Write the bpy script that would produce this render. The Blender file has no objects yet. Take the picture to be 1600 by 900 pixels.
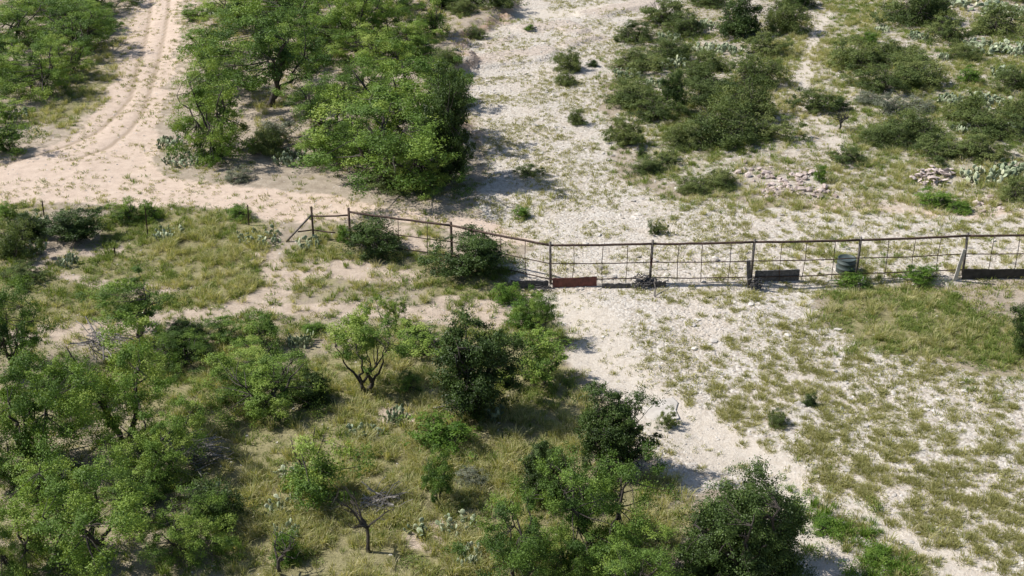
import bpy, math
import numpy as np
from mathutils import Vector

# ------------------------------------------------------------------ camera, sky, sun, exposure
SC = bpy.context.scene
CAM_H, DEP, FPX = 21.4, math.radians(26.0), 2000.0          # drone height, tilt, focal length in photo pixels (1600 wide)
cam_d = bpy.data.cameras.new('camera')
cam = bpy.data.objects.new('camera', cam_d)
SC.collection.objects.link(cam)
cam.location = (0, 0, CAM_H)
cam.rotation_euler = (math.pi/2 - DEP, 0, 0)
cam_d.sensor_width = 36.0
cam_d.lens = 36.0*FPX/1600.0
cam_d.clip_end = 2000
SC.camera = cam

SUN_EL, SUN_SIDE = math.radians(47), math.radians(8)         # sun stands to the left and slightly beyond
SD = Vector((-math.cos(SUN_EL)*math.cos(SUN_SIDE), math.cos(SUN_EL)*math.sin(SUN_SIDE), math.sin(SUN_EL)))
W = bpy.data.worlds.new('World'); SC.world = W; W.use_nodes = True
wn = W.node_tree; bg = wn.nodes['Background']
sky = wn.nodes.new('ShaderNodeTexSky'); sky.sky_type = 'NISHITA'; sky.sun_disc = False
sky.sun_elevation = SUN_EL; sky.sun_rotation = math.atan2(SD.x, SD.y)
wn.links.new(sky.outputs[0], bg.inputs[0]); bg.inputs[1].default_value = 0.085
sl = bpy.data.lights.new('sun', 'SUN'); sl.energy = 4.6; sl.angle = math.radians(0.6); sl.color = (1, 0.965, 0.92)
so = bpy.data.objects.new('sun', sl); SC.collection.objects.link(so)
so.rotation_euler = (-SD).to_track_quat('-Z', 'Y').to_euler(); so.location = SD*60
SC.view_settings.view_transform = 'Standard'; SC.view_settings.look = 'None'
SC.view_settings.gamma = 1; SC.view_settings.use_curve_mapping = False
SC.view_settings.exposure = 0.38
SC.cycles.max_bounces = 4; SC.cycles.diffuse_bounces = 2; SC.cycles.transmission_bounces = 3; SC.cycles.transparent_max_bounces = 4
SC.cycles.caustics_reflective = False; SC.cycles.caustics_refractive = False

R = np.random.default_rng(11)
COL = SC.collection
CD, SNN = math.cos(DEP), math.sin(DEP)

# ------------------------------------------------------------------ plan helpers
def project(x, y, z):                       # world -> photo pixel
    dz = z - CAM_H
    dep = y*CD - dz*SNN
    up = y*SNN + dz*CD
    return 800 + FPX*x/dep, 450 - FPX*up/dep
def scale_at(py):                           # photo pixels per metre on flat ground at row py
    return CD*((py-450) + FPX*math.tan(DEP))/CAM_H
def ray(px, py):
    u, v = (px-800)/FPX, (450-py)/FPX
    return u, CD + v*SNN, -SNN + v*CD
def flat(px, py, z=0.0):
    dx, dy, dz = ray(px, py); t = (z-CAM_H)/dz
    return dx*t, dy*t
def hash2(ix, iy, s):
    n = (ix.astype(np.int64)*374761393 + iy.astype(np.int64)*668265263 + s*1442695041) & 0x7fffffff
    n = ((n ^ (n >> 13))*1274126177) & 0x7fffffff
    n = (n ^ (n >> 16)) & 0x7fffffff
    return n/0x7fffffff
def vnoise(x, y, s=0):
    ix, iy = np.floor(x), np.floor(y); fx, fy = x-ix, y-iy
    fx = fx*fx*(3-2*fx); fy = fy*fy*(3-2*fy)
    a, b = hash2(ix, iy, s), hash2(ix+1, iy, s); c, d = hash2(ix, iy+1, s), hash2(ix+1, iy+1, s)
    return (a*(1-fx)+b*fx)*(1-fy) + (c*(1-fx)+d*fx)*fy
def fbm(x, y, s=0, o=3):
    r = 0; a = 0.5; t = 0
    for k in range(o):
        r = r + a*vnoise(x*2**k+17*k, y*2**k-9*k, s+k); t += a; a *= .5
    return r/t
def poly_world(pts): return np.array([flat(*p) for p in pts])
def sdf_poly(x, y, P):                      # negative inside
    d = np.full(x.shape, 1e9); ins = np.zeros(x.shape, bool)
    for i in range(len(P)):
        a, b = P[i], P[(i+1) % len(P)]
        ex, ey = b-a; wx, wy = x-a[0], y-a[1]
        t = np.clip((wx*ex+wy*ey)/(ex*ex+ey*ey+1e-9), 0, 1)
        d = np.minimum(d, np.hypot(wx-ex*t, wy-ey*t))
        c = ((a[1] > y) != (b[1] > y)) & (x < (b[0]-a[0])*(y-a[1])/(b[1]-a[1]+1e-12)+a[0])
        ins ^= c
    return np.where(ins, -d, d)
def dist_line(x, y, P):
    d = np.full(x.shape, 1e9)
    for i in range(len(P)-1):
        a, b = P[i], P[i+1]; ex, ey = b-a; wx, wy = x-a[0], y-a[1]
        t = np.clip((wx*ex+wy*ey)/(ex*ex+ey*ey+1e-9), 0, 1)
        d = np.minimum(d, np.hypot(wx-ex*t, wy-ey*t))
    return d
def soft(d, w): return np.clip(0.5 - d/(2*w), 0, 1)

GRAVEL = poly_world([(705, 130), (725, 75), (790, 35), (830, -40), (1110, -40), (1010, 35), (965, 90), (945, 160), (955, 225), (1000, 285), (1060, 305), (1180, 318),
    (1320, 330), (1480, 340), (1760, 330), (1760, 430), (1420, 440), (1290, 450), (1290, 500), (1420, 560), (1800, 610), (1800, 960), (1285, 960), (1235, 850),
    (1225, 790), (1130, 770), (1060, 790), (1020, 720), (985, 650), (900, 585), (880, 500), (850, 460), (800, 440), (830, 385), (790, 350), (740, 318), (760, 240), (722, 190)])
DIRT = poly_world([(222, -40), (285, -40), (276, 60), (268, 120), (250, 185), (240, 225), (252, 262), (320, 287), (430, 292), (520, 300), (600, 318), (690, 335), (800, 350),
    (880, 370), (860, 392), (760, 372), (700, 352), (560, 338), (500, 345), (430, 348), (380, 330), (300, 328), (200, 318), (90, 318), (-60, 325), (-60, 285), (60, 238), (120, 205), (165, 160), (195, 90)])
SIDE = poly_world([(185, -40), (330, -40), (330, 130), (270, 190), (250, 262), (330, 300), (120, 330), (-60, 320), (-60, 260), (110, 180), (120, 100)])
BEHIND = poly_world([(1160, 330), (1320, 300), (1600, 300), (1800, 310), (1800, 400), (1500, 400), (1300, 395), (1000, 400), (1040, 340)])
BANK = poly_world([(712, 130), (735, 65), (790, 28), (830, -60), (300, -60), (300, 60), (480, 200), (600, 240), (690, 262), (728, 238), (716, 190)])
PATHS = [(poly_world([(-40, 530), (120, 512), (230, 500), (330, 488), (420, 462), (470, 430)]), .8), (poly_world([(330, 490), (450, 476), (580, 482), (700, 492), (800, 505)]), .5),
    (poly_world([(700, 470), (790, 480), (870, 470)]), .6), (poly_world([(410, 400), (440, 440), (400, 470)]), .7), (poly_world([(30, 375), (80, 395), (180, 388)]), .35),
    (poly_world([(60, 415), (140, 440), (260, 445)]), .4), (poly_world([(500, 410), (560, 425), (640, 430)]), .7), (poly_world([(620, 360), (660, 385), (640, 395)]), .6),
    (poly_world([(650, 840), (690, 838)]), .5), (poly_world([(600, 648), (640, 655)]), .4)]
BARE = [(poly_world([(930, 560), (985, 610), (1030, 645), (1110, 690), (1200, 735), (1235, 790)]), 1.05), (poly_world([(1235, 790), (1330, 805), (1420, 850), (1500, 900), (1540, 940)]), .5),
    (poly_world([(1215, 760), (1250, 850), (1290, 920), (1300, 960)]), .95), (poly_world([(1300, 20), (1280, 40), (1262, 90), (1255, 130), (1270, 170), (1300, 215), (1330, 270)]), .35),
    (poly_world([(880, 470), (925, 500), (960, 560), (1000, 620)]), .9), (poly_world([(1490, 35), (1510, 45)]), .6), (poly_world([(760, 20), (880, 25), (1040, 5)]), 1.2),
    (poly_world([(1450, 88), (1480, 90)]), .2), (poly_world([(1430, 780), (1560, 830), (1640, 850)]), .25)]
SLATE = [(poly_world([(735, 100), (790, 90), (840, 84)]), 1.0), (poly_world([(830, 48), (880, 40), (900, 52)]), 1.0), (poly_world([(930, 25), (985, 14), (1010, 6)]), 1.1), (poly_world([(760, 75), (800, 60)]), .5), (poly_world([(890, 72), (930, 62)]), .7)]
STONY = poly_world([(1060, 305), (1180, 318), (1320, 330), (1640, 340), (1760, 330), (1800, -60), (1020, -60), (960, 90), (945, 160), (960, 225), (1000, 285)])
RUTS = [poly_world(p) for p in ([(240, -40), (234, 20), (226, 65), (214, 105), (203, 150), (182, 178), (150, 207), (105, 228), (50, 245), (-40, 272)],
                                [(266, -40), (262, 20), (256, 55), (245, 100), (235, 135), (224, 170), (200, 205), (165, 232), (110, 252)])]
SCOUR = poly_world([(790, 446), (900, 447), (1050, 449), (1200, 449), (1340, 444), (1500, 440), (1680, 437)])

def height(x, y):
    x = np.asarray(x, float); y = np.asarray(y, float)
    z = .5*(fbm(x*.07, y*.07, 3, 3)-.5) + .10*(fbm(x*.45, y*.45, 5, 3)-.5)
    w = fbm(x*.35, y*.35, 40, 2)-.5
    db = sdf_poly(x, y, BANK); z = z + .55*np.where(x > -7.5, soft(db + w*1.6 + (fbm(x*1.3, y*1.3, 44, 3)-.5)*2.0, .45), soft(db, 3.0))
    for P, wd in SLATE: z = z + .16*soft(dist_line(x, y, P) - wd + w*2.2, .12)
    d = np.minimum(dist_line(x, y, RUTS[0]), dist_line(x, y, RUTS[1]))
    z = z - .05*np.exp(-(d/.22)**2)
    z = z - .22*np.exp(-(dist_line(x, y, SCOUR)/.55)**2)
    z = z - .06*np.exp(-(dist_line(x, y, BARE[0][0])/.8)**2)
    return z
def ground(px, py):
    z = 0.0
    for _ in range(7):
        x, y = flat(px, py, z); z = .4*z + .6*float(height(np.array([x]), np.array([y]))[0])
    x, y = flat(px, py, z)
    return x, y, float(height(np.array([x]), np.array([y]))[0])

# ground cover plan: one digit per 50 px cell of the plan, sampled on the ground
def grid(rows):
    out = np.zeros((18, 32))
    for r, spans in rows.items():
        for a, b, v in spans:
            out[r, max(0, int(round(a/50))):int(round(b/50))] = v
    return out/9.0
G_GREEN = grid({0: [(1300, 1400, 8), (700, 800, 1)], 1: [(1300, 1350, 6), (1000, 1250, 4), (1350, 1600, 4), (250, 300, 1)], 2: [(100, 200, 2), (960, 1200, 4), (1300, 1600, 4)], 3: [(50, 150, 2), (960, 1200, 4), (1300, 1600, 4)], 4: [(950, 1250, 4), (1300, 1600, 4)], 5: [(1000, 1150, 4), (1150, 1300, 1), (1300, 1600, 3)], 6: [(0, 50, 4), (150, 420, 5), (1400, 1500, 3), (1050, 1250, 1)],
    7: [(0, 50, 4), (150, 250, 8), (250, 420, 3), (600, 700, 5), (450, 550, 4), (1250, 1600, 1)], 8: [(0, 100, 6), (100, 250, 9), (250, 400, 4), (400, 650, 3), (650, 800, 6), (1300, 1400, 5)],
    9: [(0, 80, 6), (80, 200, 6), (250, 380, 9), (400, 700, 2), (700, 850, 7), (1300, 1500, 7)], 10: [(0, 100, 3), (300, 480, 3), (550, 700, 2), (700, 880, 6), (1300, 1400, 4), (1400, 1600, 7)],
    11: [(0, 300, 4), (300, 700, 4), (700, 900, 5), (1500, 1600, 3)], 12: [(0, 500, 4), (500, 750, 3), (750, 950, 5)], 13: [(0, 400, 4), (450, 900, 3), (850, 1000, 4)], 14: [(0, 350, 4), (400, 900, 3)],
    15: [(0, 400, 4), (400, 1000, 2), (1220, 1280, 7)], 16: [(0, 350, 4), (400, 800, 2), (800, 1050, 4), (1250, 1400, 9)], 17: [(0, 350, 4), (400, 800, 3), (800, 1050, 4), (1250, 1450, 9)]})
G_STRAW = grid({0: [(1300, 1400, 3), (280, 700, 2), (1400, 1600, 1)], 1: [(280, 700, 2), (1200, 1350, 4), (100, 200, 4)], 2: [(100, 200, 4), (1150, 1350, 4), (1400, 1600, 3)], 3: [(50, 150, 4), (400, 500, 3), (1000, 1300, 3), (1400, 1600, 3)], 4: [(1000, 1250, 2), (1300, 1600, 2)],
    5: [(1100, 1150, 2), (1300, 1450, 3), (1450, 1600, 2), (100, 200, 1)], 6: [(1100, 1600, 3), (0, 100, 2), (780, 850, 2)], 7: [(250, 420, 9), (450, 700, 2), (1200, 1600, 2)], 8: [(250, 400, 9), (400, 700, 1)], 9: [(0, 700, 1), (250, 350, 4), (1250, 1450, 3)],
    10: [(0, 700, 1), (1300, 1600, 3)], 11: [(150, 400, 4), (480, 700, 6)], 12: [(250, 350, 6), (480, 720, 7), (750, 900, 4)], 13: [(300, 480, 6), (500, 900, 8)], 14: [(300, 480, 6), (500, 900, 9)], 15: [(350, 900, 8), (950, 1050, 6)],
    16: [(350, 850, 9), (950, 1080, 6)], 17: [(350, 800, 9), (850, 1050, 5), (1400, 1480, 3)]})
G_BUNCH = grid({6: [(1250, 1600, 2)], 7: [(1150, 1600, 2)], 8: [(1200, 1600, 3), (0, 800, 2)], 9: [(950, 1300, 2), (1300, 1600, 3), (0, 850, 2)], 10: [(950, 1200, 2), (1200, 1600, 3), (0, 850, 2)], 11: [(950, 1050, 2), (1050, 1250, 5), (1250, 1600, 5)], 12: [(1000, 1050, 3), (1050, 1250, 7), (1250, 1600, 5)],
    13: [(1050, 1150, 4), (1150, 1500, 7), (1500, 1600, 4)], 14: [(1150, 1250, 6), (1250, 1600, 10)], 15: [(1230, 1600, 13)], 16: [(1300, 1400, 7), (1400, 1600, 13)], 17: [(1400, 1600, 11)]})
def gsample(Gm, x, y, z=0):
    px, py = project(x, y, z)
    px = px + 55*(fbm(x*.5, y*.5, 71, 2)-.5); py = py + 40*(fbm(x*.5, y*.5, 77, 2)-.5)
    u = np.clip(px/50-.5, 0, 30.999); v = np.clip(py/50-.5, 0, 16.999)
    i, j = u.astype(int), v.astype(int); fu, fv = u-i, v-j
    return (Gm[j, i]*(1-fu)+Gm[j, i+1]*fu)*(1-fv) + (Gm[j+1, i]*(1-fu)+Gm[j+1, i+1]*fu)*fv
def zones(x, y):
    w = (fbm(x*.5, y*.5, 21, 3)-.5)*2.4
    gr = soft(sdf_poly(x, y, GRAVEL) + w, .6)
    di = soft(sdf_poly(x, y, DIRT) + w*.6, .45)
    di = np.maximum(di, .42*soft(sdf_poly(x, y, SIDE) + w, 1.2))
    di = np.maximum(di, .6*soft(sdf_poly(x, y, BEHIND) + w, 1.0))
    gr = np.maximum(gr, .52*soft(sdf_poly(x, y, STONY) + w, 1.0))
    pa = np.zeros_like(x)
    for P, wd in PATHS: pa = np.maximum(pa, soft(dist_line(x, y, P) - wd + w*.35, .4))
    ba = np.zeros_like(x)
    for P, wd in BARE: ba = np.maximum(ba, soft(dist_line(x, y, P) - wd + w*.3, .3))
    st = np.zeros_like(x)
    for P, wd in SLATE: st = np.maximum(st, soft(dist_line(x, y, P) - wd + w*.6, .8))
    return gr, di, pa, ba, st

# ------------------------------------------------------------------ mesh helpers
def mesh_np(name, V, F, mat=None, tint=None, smooth=False):
    me = bpy.data.meshes.new(name); V = np.asarray(V, np.float32)
    me.vertices.add(len(V)); me.vertices.foreach_set('co', V.ravel())
    if not isinstance(F, list): F = [F]
    F = [np.asarray(f, np.int32) for f in F if len(f)]
    if F:
        loops = np.concatenate([f.ravel() for f in F])
        tot = np.concatenate([np.full(len(f), f.shape[1], np.int32) for f in F])
        me.loops.add(len(loops)); me.loops.foreach_set('vertex_index', loops)
        me.polygons.add(len(tot)); me.polygons.foreach_set('loop_start', np.concatenate([[0], np.cumsum(tot)[:-1]]).astype(np.int32))
        me.polygons.foreach_set('use_smooth', np.full(len(tot), smooth))
    me.update(calc_edges=True)
    if tint is not None:
        at = me.attributes.new('tint', 'FLOAT', 'POINT'); at.data.foreach_set('value', np.asarray(tint, np.float32))
    if mat: me.materials.append(mat)
    return me
def obj(name, me, parent=None, loc=None):
    o = bpy.data.objects.new(name, me); COL.objects.link(o)
    if parent: o.parent = parent
    if loc is not None: o.location = loc
    return o
def tag(o, label=None, cat=None, group=None, kind=None):
    for k, v in (('label', label), ('category', cat), ('group', group), ('kind', kind)):
        if v: o[k] = v
    return o
def thing(name, label, cat, loc=(0, 0, 0), rz=0, group=None):
    o = bpy.data.objects.new(name, None); COL.objects.link(o); o.empty_display_size = .2
    o.location = loc; o.rotation_euler = (0, 0, rz)
    return tag(o, label, cat, group)
class MB:
    def __init__(s): s.V = []; s.F = []; s.T = []; s.n = 0
    def add(s, V, F, t=0.5):
        V = np.asarray(V, float); s.V.append(V); s.F.append(np.asarray(F)+s.n); s.n += len(V)
        s.T.append(np.full(len(V), t) if np.isscalar(t) else t)
    def mesh(s, name, mat, smooth=False):
        fs = {}
        for f in s.F: fs.setdefault(f.shape[1], []).append(f)
        return mesh_np(name, np.concatenate(s.V), [np.concatenate(v) for v in fs.values()], mat, np.concatenate(s.T), smooth)
def frame_of(d):
    d = d/np.linalg.norm(d); a = np.array([0, 0, 1.]) if abs(d[2]) < .9 else np.array([1., 0, 0])
    u = np.cross(d, a); u /= np.linalg.norm(u); return u, np.cross(d, u)
def tube(mb, P, r, n=5, t=.5, cap=True):
    P = np.asarray(P, float); m = len(P); r = np.broadcast_to(np.asarray(r, float), (m,))
    V = []
    for i in range(m):
        d = P[min(i+1, m-1)]-P[max(i-1, 0)]; u, v = frame_of(d)
        a = np.arange(n)*2*np.pi/n
        V.append(P[i]+r[i]*(np.cos(a)[:, None]*u+np.sin(a)[:, None]*v))
    F = [[i*n+j, i*n+(j+1) % n, (i+1)*n+(j+1) % n, (i+1)*n+j] for i in range(m-1) for j in range(n)]
    V = np.concatenate(V)
    if cap:
        k = len(V); V = np.concatenate([V, P[:1], P[-1:]])
        F += [[k, (j+1) % n, j, j] for j in range(n)] + [[k+1, (m-1)*n+j, (m-1)*n+(j+1) % n, (m-1)*n+(j+1) % n] for j in range(n)]
        Q = np.array(F[:(m-1)*n]); T3 = np.array(F[(m-1)*n:])[:, :3]
        base = mb.n; mb.add(V, Q, t); mb.F.append(T3+base)
        return
    mb.add(V, np.array(F), t)
def box(mb, c, s, rot=None, t=.5, bevel=0.0):
    g = np.array([[x, y, z] for x in (-.5, .5) for y in (-.5, .5) for z in (-.5, .5)])*np.array(s)
    if rot is not None: g = g@np.array(rot).T
    mb.add(g+np.array(c), [[0, 1, 3, 2], [4, 6, 7, 5], [0, 4, 5, 1], [2, 3, 7, 6], [0, 2, 6, 4], [1, 5, 7, 3]], t)
def curve(a, b, sag, n, rng, jit=0.0):
    t = np.linspace(0, 1, n)[:, None]; a, b = np.asarray(a, float), np.asarray(b, float)
    P = a*(1-t)+b*t + np.array([0, 0, 1.])*sag*4*t*(1-t)
    J = rng.normal(0, jit, (n, 3)); J[0] = 0; J[-1] = 0
    return P+J

# ------------------------------------------------------------------ materials
def new_mat(name):
    m = bpy.data.materials.new(name); m.use_nodes = True; nt = m.node_tree; nt.nodes.clear()
    out = nt.nodes.new('ShaderNodeOutputMaterial'); return m, nt, out
def N(nt, t, **kw):
    n = nt.nodes.new(t)
    for k, v in kw.items():
        if k.startswith('i_'): n.inputs[k[2:].replace('_', ' ')].default_value = v
        else: setattr(n, k, v)
    return n
def ramp(nt, stops, fac):
    r = nt.nodes.new('ShaderNodeValToRGB'); e = r.color_ramp.elements
    while len(e) < len(stops): e.new(.5)
    for k, (p, c) in enumerate(stops): e[k].position = p; e[k].color = (*c, 1)
    nt.links.new(fac, r.inputs[0]); return r.outputs[0]
def mixc(nt, f, a, b, blend='MIX'):
    m = nt.nodes.new('ShaderNodeMix'); m.data_type = 'RGBA'; m.blend_type = blend
    for s, v in ((0, f), (6, a), (7, b)):
        if isinstance(v, (int, float)): m.inputs[s].default_value = v
        elif isinstance(v, tuple): m.inputs[s].default_value = (*v, 1)
        else: nt.links.new(v, m.inputs[s])
    return m.outputs[2]
def math_n(nt, op, a, b=None):
    m = nt.nodes.new('ShaderNodeMath'); m.operation = op
    for s, v in ((0, a), (1, b)):
        if v is None: continue
        if isinstance(v, (int, float)): m.inputs[s].default_value = v
        else: nt.links.new(v, m.inputs[s])
    return m.outputs[0]
def leaf_mat(name, stops, trans=.35, rough=.55, objvar=.25, spec=.25):
    m, nt, out = new_mat(name)
    a = N(nt, 'ShaderNodeAttribute', attribute_name='tint'); oi = N(nt, 'ShaderNodeObjectInfo')
    f = math_n(nt, 'ADD', a.outputs['Fac'], math_n(nt, 'MULTIPLY', math_n(nt, 'SUBTRACT', oi.outputs['Random'], .5), objvar))
    c = ramp(nt, stops, f)
    b = N(nt, 'ShaderNodeBsdfPrincipled'); b.inputs['Roughness'].default_value = rough; b.inputs['Specular IOR Level'].default_value = spec
    nt.links.new(c, b.inputs['Base Color'])
    t = N(nt, 'ShaderNodeBsdfTranslucent')
    nt.links.new(mixc(nt, 1.0, c, (1.0, 1.0, .45), 'MULTIPLY'), t.inputs[0])
    mx = N(nt, 'ShaderNodeMixShader'); mx.inputs[0].default_value = trans
    nt.links.new(b.outputs[0], mx.inputs[1]); nt.links.new(t.outputs[0], mx.inputs[2]); nt.links.new(mx.outputs[0], out.inputs[0])
    return m
def solid_mat(name, c1, c2, scale=6.0, rough=.8, bump=.2, metal=0.0, attr=False):
    m, nt, out = new_mat(name)
    tc = N(nt, 'ShaderNodeTexCoord'); nz = N(nt, 'ShaderNodeTexNoise'); nz.inputs['Scale'].default_value = scale; nz.inputs['Detail'].default_value = 6
    nt.links.new(tc.outputs['Object'], nz.inputs['Vector'])
    f = nz.outputs['Fac']
    if attr:
        a = N(nt, 'ShaderNodeAttribute', attribute_name='tint'); oi = N(nt, 'ShaderNodeObjectInfo')
        f = math_n(nt, 'ADD', math_n(nt, 'MULTIPLY', f, .5), math_n(nt, 'MULTIPLY', math_n(nt, 'ADD', a.outputs['Fac'], oi.outputs['Random']), .3))
    c = ramp(nt, [(.32, c1), (.68, c2)], f)
    b = N(nt, 'ShaderNodeBsdfPrincipled'); b.inputs['Roughness'].default_value = rough; b.inputs['Metallic'].default_value = metal
    nt.links.new(c, b.inputs['Base Color'])
    if bump:
        bp = N(nt, 'ShaderNodeBump'); bp.inputs['Strength'].default_value = bump; bp.inputs['Distance'].default_value = .02
        nt.links.new(nz.outputs['Fac'], bp.inputs['Height']); nt.links.new(bp.outputs[0], b.inputs['Normal'])
    nt.links.new(b.outputs[0], out.inputs[0]); return m

M = {}
M['mesq'] = leaf_mat('mesquite_leaf', [(0, (.065, .12, .024)), (.4, (.14, .23, .04)), (.7, (.235, .335, .058)), (1, (.36, .44, .10))], .27, objvar=.45)
M['oak'] = leaf_mat('oak_leaf', [(0, (.028, .05, .012)), (.5, (.058, .098, .02)), (1, (.11, .165, .04))], .2, .5, .25, .25)
M['olive'] = leaf_mat('brush_leaf', [(0, (.07, .105, .03)), (.5, (.145, .19, .055)), (1, (.25, .28, .095))], .3, .6, .5)
M['greyleaf'] = leaf_mat('sage_leaf', [(0, (.14, .16, .11)), (.5, (.22, .24, .165)), (1, (.32, .32, .24))], .2, .7)
M['lime'] = leaf_mat('fresh_leaf', [(0, (.09, .18, .028)), (.5, (.16, .27, .04)), (1, (.25, .34, .07))], .4)
M['straw'] = leaf_mat('dry_grass', [(0, (.23, .28, .085)), (.35, (.38, .39, .15)), (.7, (.55, .51, .26)), (1, (.68, .61, .38))], .42, .7, .5)
M['green'] = leaf_mat('green_grass', [(0, (.11, .175, .035)), (.5, (.21, .28, .065)), (1, (.36, .39, .12))], .35, .6, .5)
M['bunch'] = leaf_mat('bunch_grass', [(0, (.25, .255, .095)), (.5, (.39, .38, .155)), (1, (.53, .49, .24))], .42, .7, .6)
M['weed'] = leaf_mat('yellow_weed', [(0, (.22, .23, .08)), (.5, (.36, .35, .14)), (1, (.48, .43, .2))], .3, .7, .6)
M['pear'] = leaf_mat('cactus_pad', [(0, (.11, .15, .07)), (.5, (.27, .32, .19)), (1, (.50, .52, .35))], .02, .5, .45, .4)
M['bark'] = solid_mat('dark_bark', (.028, .022, .018), (.085, .07, .056), 9, .9, .5)
M['dead'] = solid_mat('grey_deadwood', (.13, .115, .105), (.33, .30, .275), 7, .9, .4)
M['rust'] = solid_mat('rusty_pipe', (.035, .022, .016), (.10, .058, .038), 12, .75, .2, .2)
M['post'] = solid_mat('weathered_steel', (.06, .048, .04), (.19, .165, .145), 9, .7, .2, .2)
M['redtin'] = solid_mat('red_rusted_sheet', (.075, .022, .017), (.17, .052, .038), 5, .7, .25)
M['greywood'] = solid_mat('grey_weathered_wood', (.05, .046, .044), (.14, .13, .125), 11, .9, .5)
M['blacktin'] = solid_mat('blackened_sheet', (.012, .011, .011), (.045, .04, .038), 5, .65, .2)
M['palewood'] = solid_mat('bleached_wood', (.38, .35, .31), (.6, .56, .5), 11, .9, .4)
M['drum'] = solid_mat('dull_green_plastic', (.035, .05, .047), (.07, .09, .083), 4, .55, .1)
M['stone'] = solid_mat('limestone_gravel', (.27, .24, .205), (.62, .575, .51), 3, .9, .4, attr=True)
M['rock'] = solid_mat('pinkish_limestone', (.26, .20, .175), (.60, .50, .45), 3, .9, .5, attr=True)
M['char'] = solid_mat('charred_wood', (.008, .007, .007), (.03, .027, .025), 8, .9, .5)

# ground material ---------------------------------------------------------------
gm, nt, out = new_mat('ranch_ground')
tc = N(nt, 'ShaderNodeTexCoord'); PV = tc.outputs['Object']
def nzt(scale, detail=6, rough=.6):
    n = N(nt, 'ShaderNodeTexNoise'); n.inputs['Scale'].default_value = scale; n.inputs['Detail'].default_value = detail; n.inputs['Roughness'].default_value = rough
    nt.links.new(PV, n.inputs['Vector']); return n.outputs['Fac']
def att(n): return N(nt, 'ShaderNodeAttribute', attribute_name=n).outputs['Fac']
n_big, n_mid, n_fine = nzt(.35), nzt(2.2), nzt(14, 5, .7)
vo = N(nt, 'ShaderNodeTexVoronoi'); vo.inputs['Scale'].default_value = 9; nt.links.new(PV, vo.inputs['Vector'])
vo2 = N(nt, 'ShaderNodeTexVoronoi'); vo2.inputs['Scale'].default_value = 21; nt.links.new(PV, vo2.inputs['Vector'])
soil = ramp(nt, [(.3, (.23, .185, .135)), (.5, (.36, .30, .23)), (.7, (.50, .425, .34))], math_n(nt, 'ADD', math_n(nt, 'MULTIPLY', n_mid, .6), math_n(nt, 'MULTIPLY', n_fine, .4)))
dirt = ramp(nt, [(.3, (.42, .325, .25)), (.5, (.58, .46, .365)), (.72, (.68, .565, .46))], math_n(nt, 'ADD', math_n(nt, 'MULTIPLY', n_mid, .5), math_n(nt, 'MULTIPLY', n_fine, .5)))
sep = N(nt, 'ShaderNodeSeparateColor'); nt.links.new(vo.outputs['Color'], sep.inputs[0])
sep2 = N(nt, 'ShaderNodeSeparateColor'); nt.links.new(vo2.outputs['Color'], sep2.inputs[0])
pebf = math_n(nt, 'ADD', math_n(nt, 'MULTIPLY', sep.outputs[0], .45), math_n(nt, 'ADD', math_n(nt, 'MULTIPLY', sep2.outputs[0], .3), math_n(nt, 'MULTIPLY', n_fine, .35)))
grav = ramp(nt, [(.2, (.36, .305, .24)), (.4, (.47, .415, .345)), (.6, (.555, .505, .435)), (.9, (.64, .60, .54))], pebf)
grav = mixc(nt, ramp(nt, [(.30, (.75, .75, .75)), (.40, (0, 0, 0))], nzt(26, 3, .6)), grav, (.25, .205, .16))
grav = mixc(nt, math_n(nt, 'MULTIPLY', ramp(nt, [(.45, (0, 0, 0)), (.62, (1, 1, 1))], n_big), .5), grav, mixc(nt, .7, grav, (.545, .46, .37)))
litter = ramp(nt, [(.32, (.13, .125, .055)), (.5, (.25, .225, .115)), (.7, (.40, .345, .21))], math_n(nt, 'ADD', math_n(nt, 'MULTIPLY', n_mid, .45), math_n(nt, 'MULTIPLY', n_fine, .55)))
def edge(a, lo=.35, hi=.65):                # break a zone's edge up with the fine noise
    return ramp(nt, [(lo, (0, 0, 0)), (hi, (1, 1, 1))], math_n(nt, 'ADD', a, math_n(nt, 'MULTIPLY', math_n(nt, 'SUBTRACT', n_mid, .5), .9)))
c = mixc(nt, edge(att('grassy')), soil, litter)
c = mixc(nt, edge(att('path')), c, mixc(nt, .5, dirt, soil))
c = mixc(nt, edge(att('dirt')), c, dirt)
c = mixc(nt, edge(att('gravel')), c, grav)
c = mixc(nt, math_n(nt, 'MULTIPLY', edge(att('bare'), .25, .8), .9), c, mixc(nt, .35, ramp(nt, [(.3, (.50, .43, .34)), (.7, (.68, .61, .52))], n_fine), grav))
c = mixc(nt, math_n(nt, 'MULTIPLY', edge(att('slate')), .75), c, ramp(nt, [(.35, (.33, .27, .22)), (.65, (.55, .46, .38))], pebf))
c = mixc(nt, math_n(nt, 'MULTIPLY', att('bankcut'), .8), c, ramp(nt, [(.3, (.30, .19, .13)), (.7, (.52, .38, .28))], n_fine))
c = mixc(nt, math_n(nt, 'MULTIPLY', edge(att('rut'), .3, .8), .85), c, (.36, .28, .205))
bs = N(nt, 'ShaderNodeBsdfPrincipled'); bs.inputs['Roughness'].default_value = .95; bs.inputs['Specular IOR Level'].default_value = .1
nt.links.new(c, bs.inputs['Base Color'])
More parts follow.
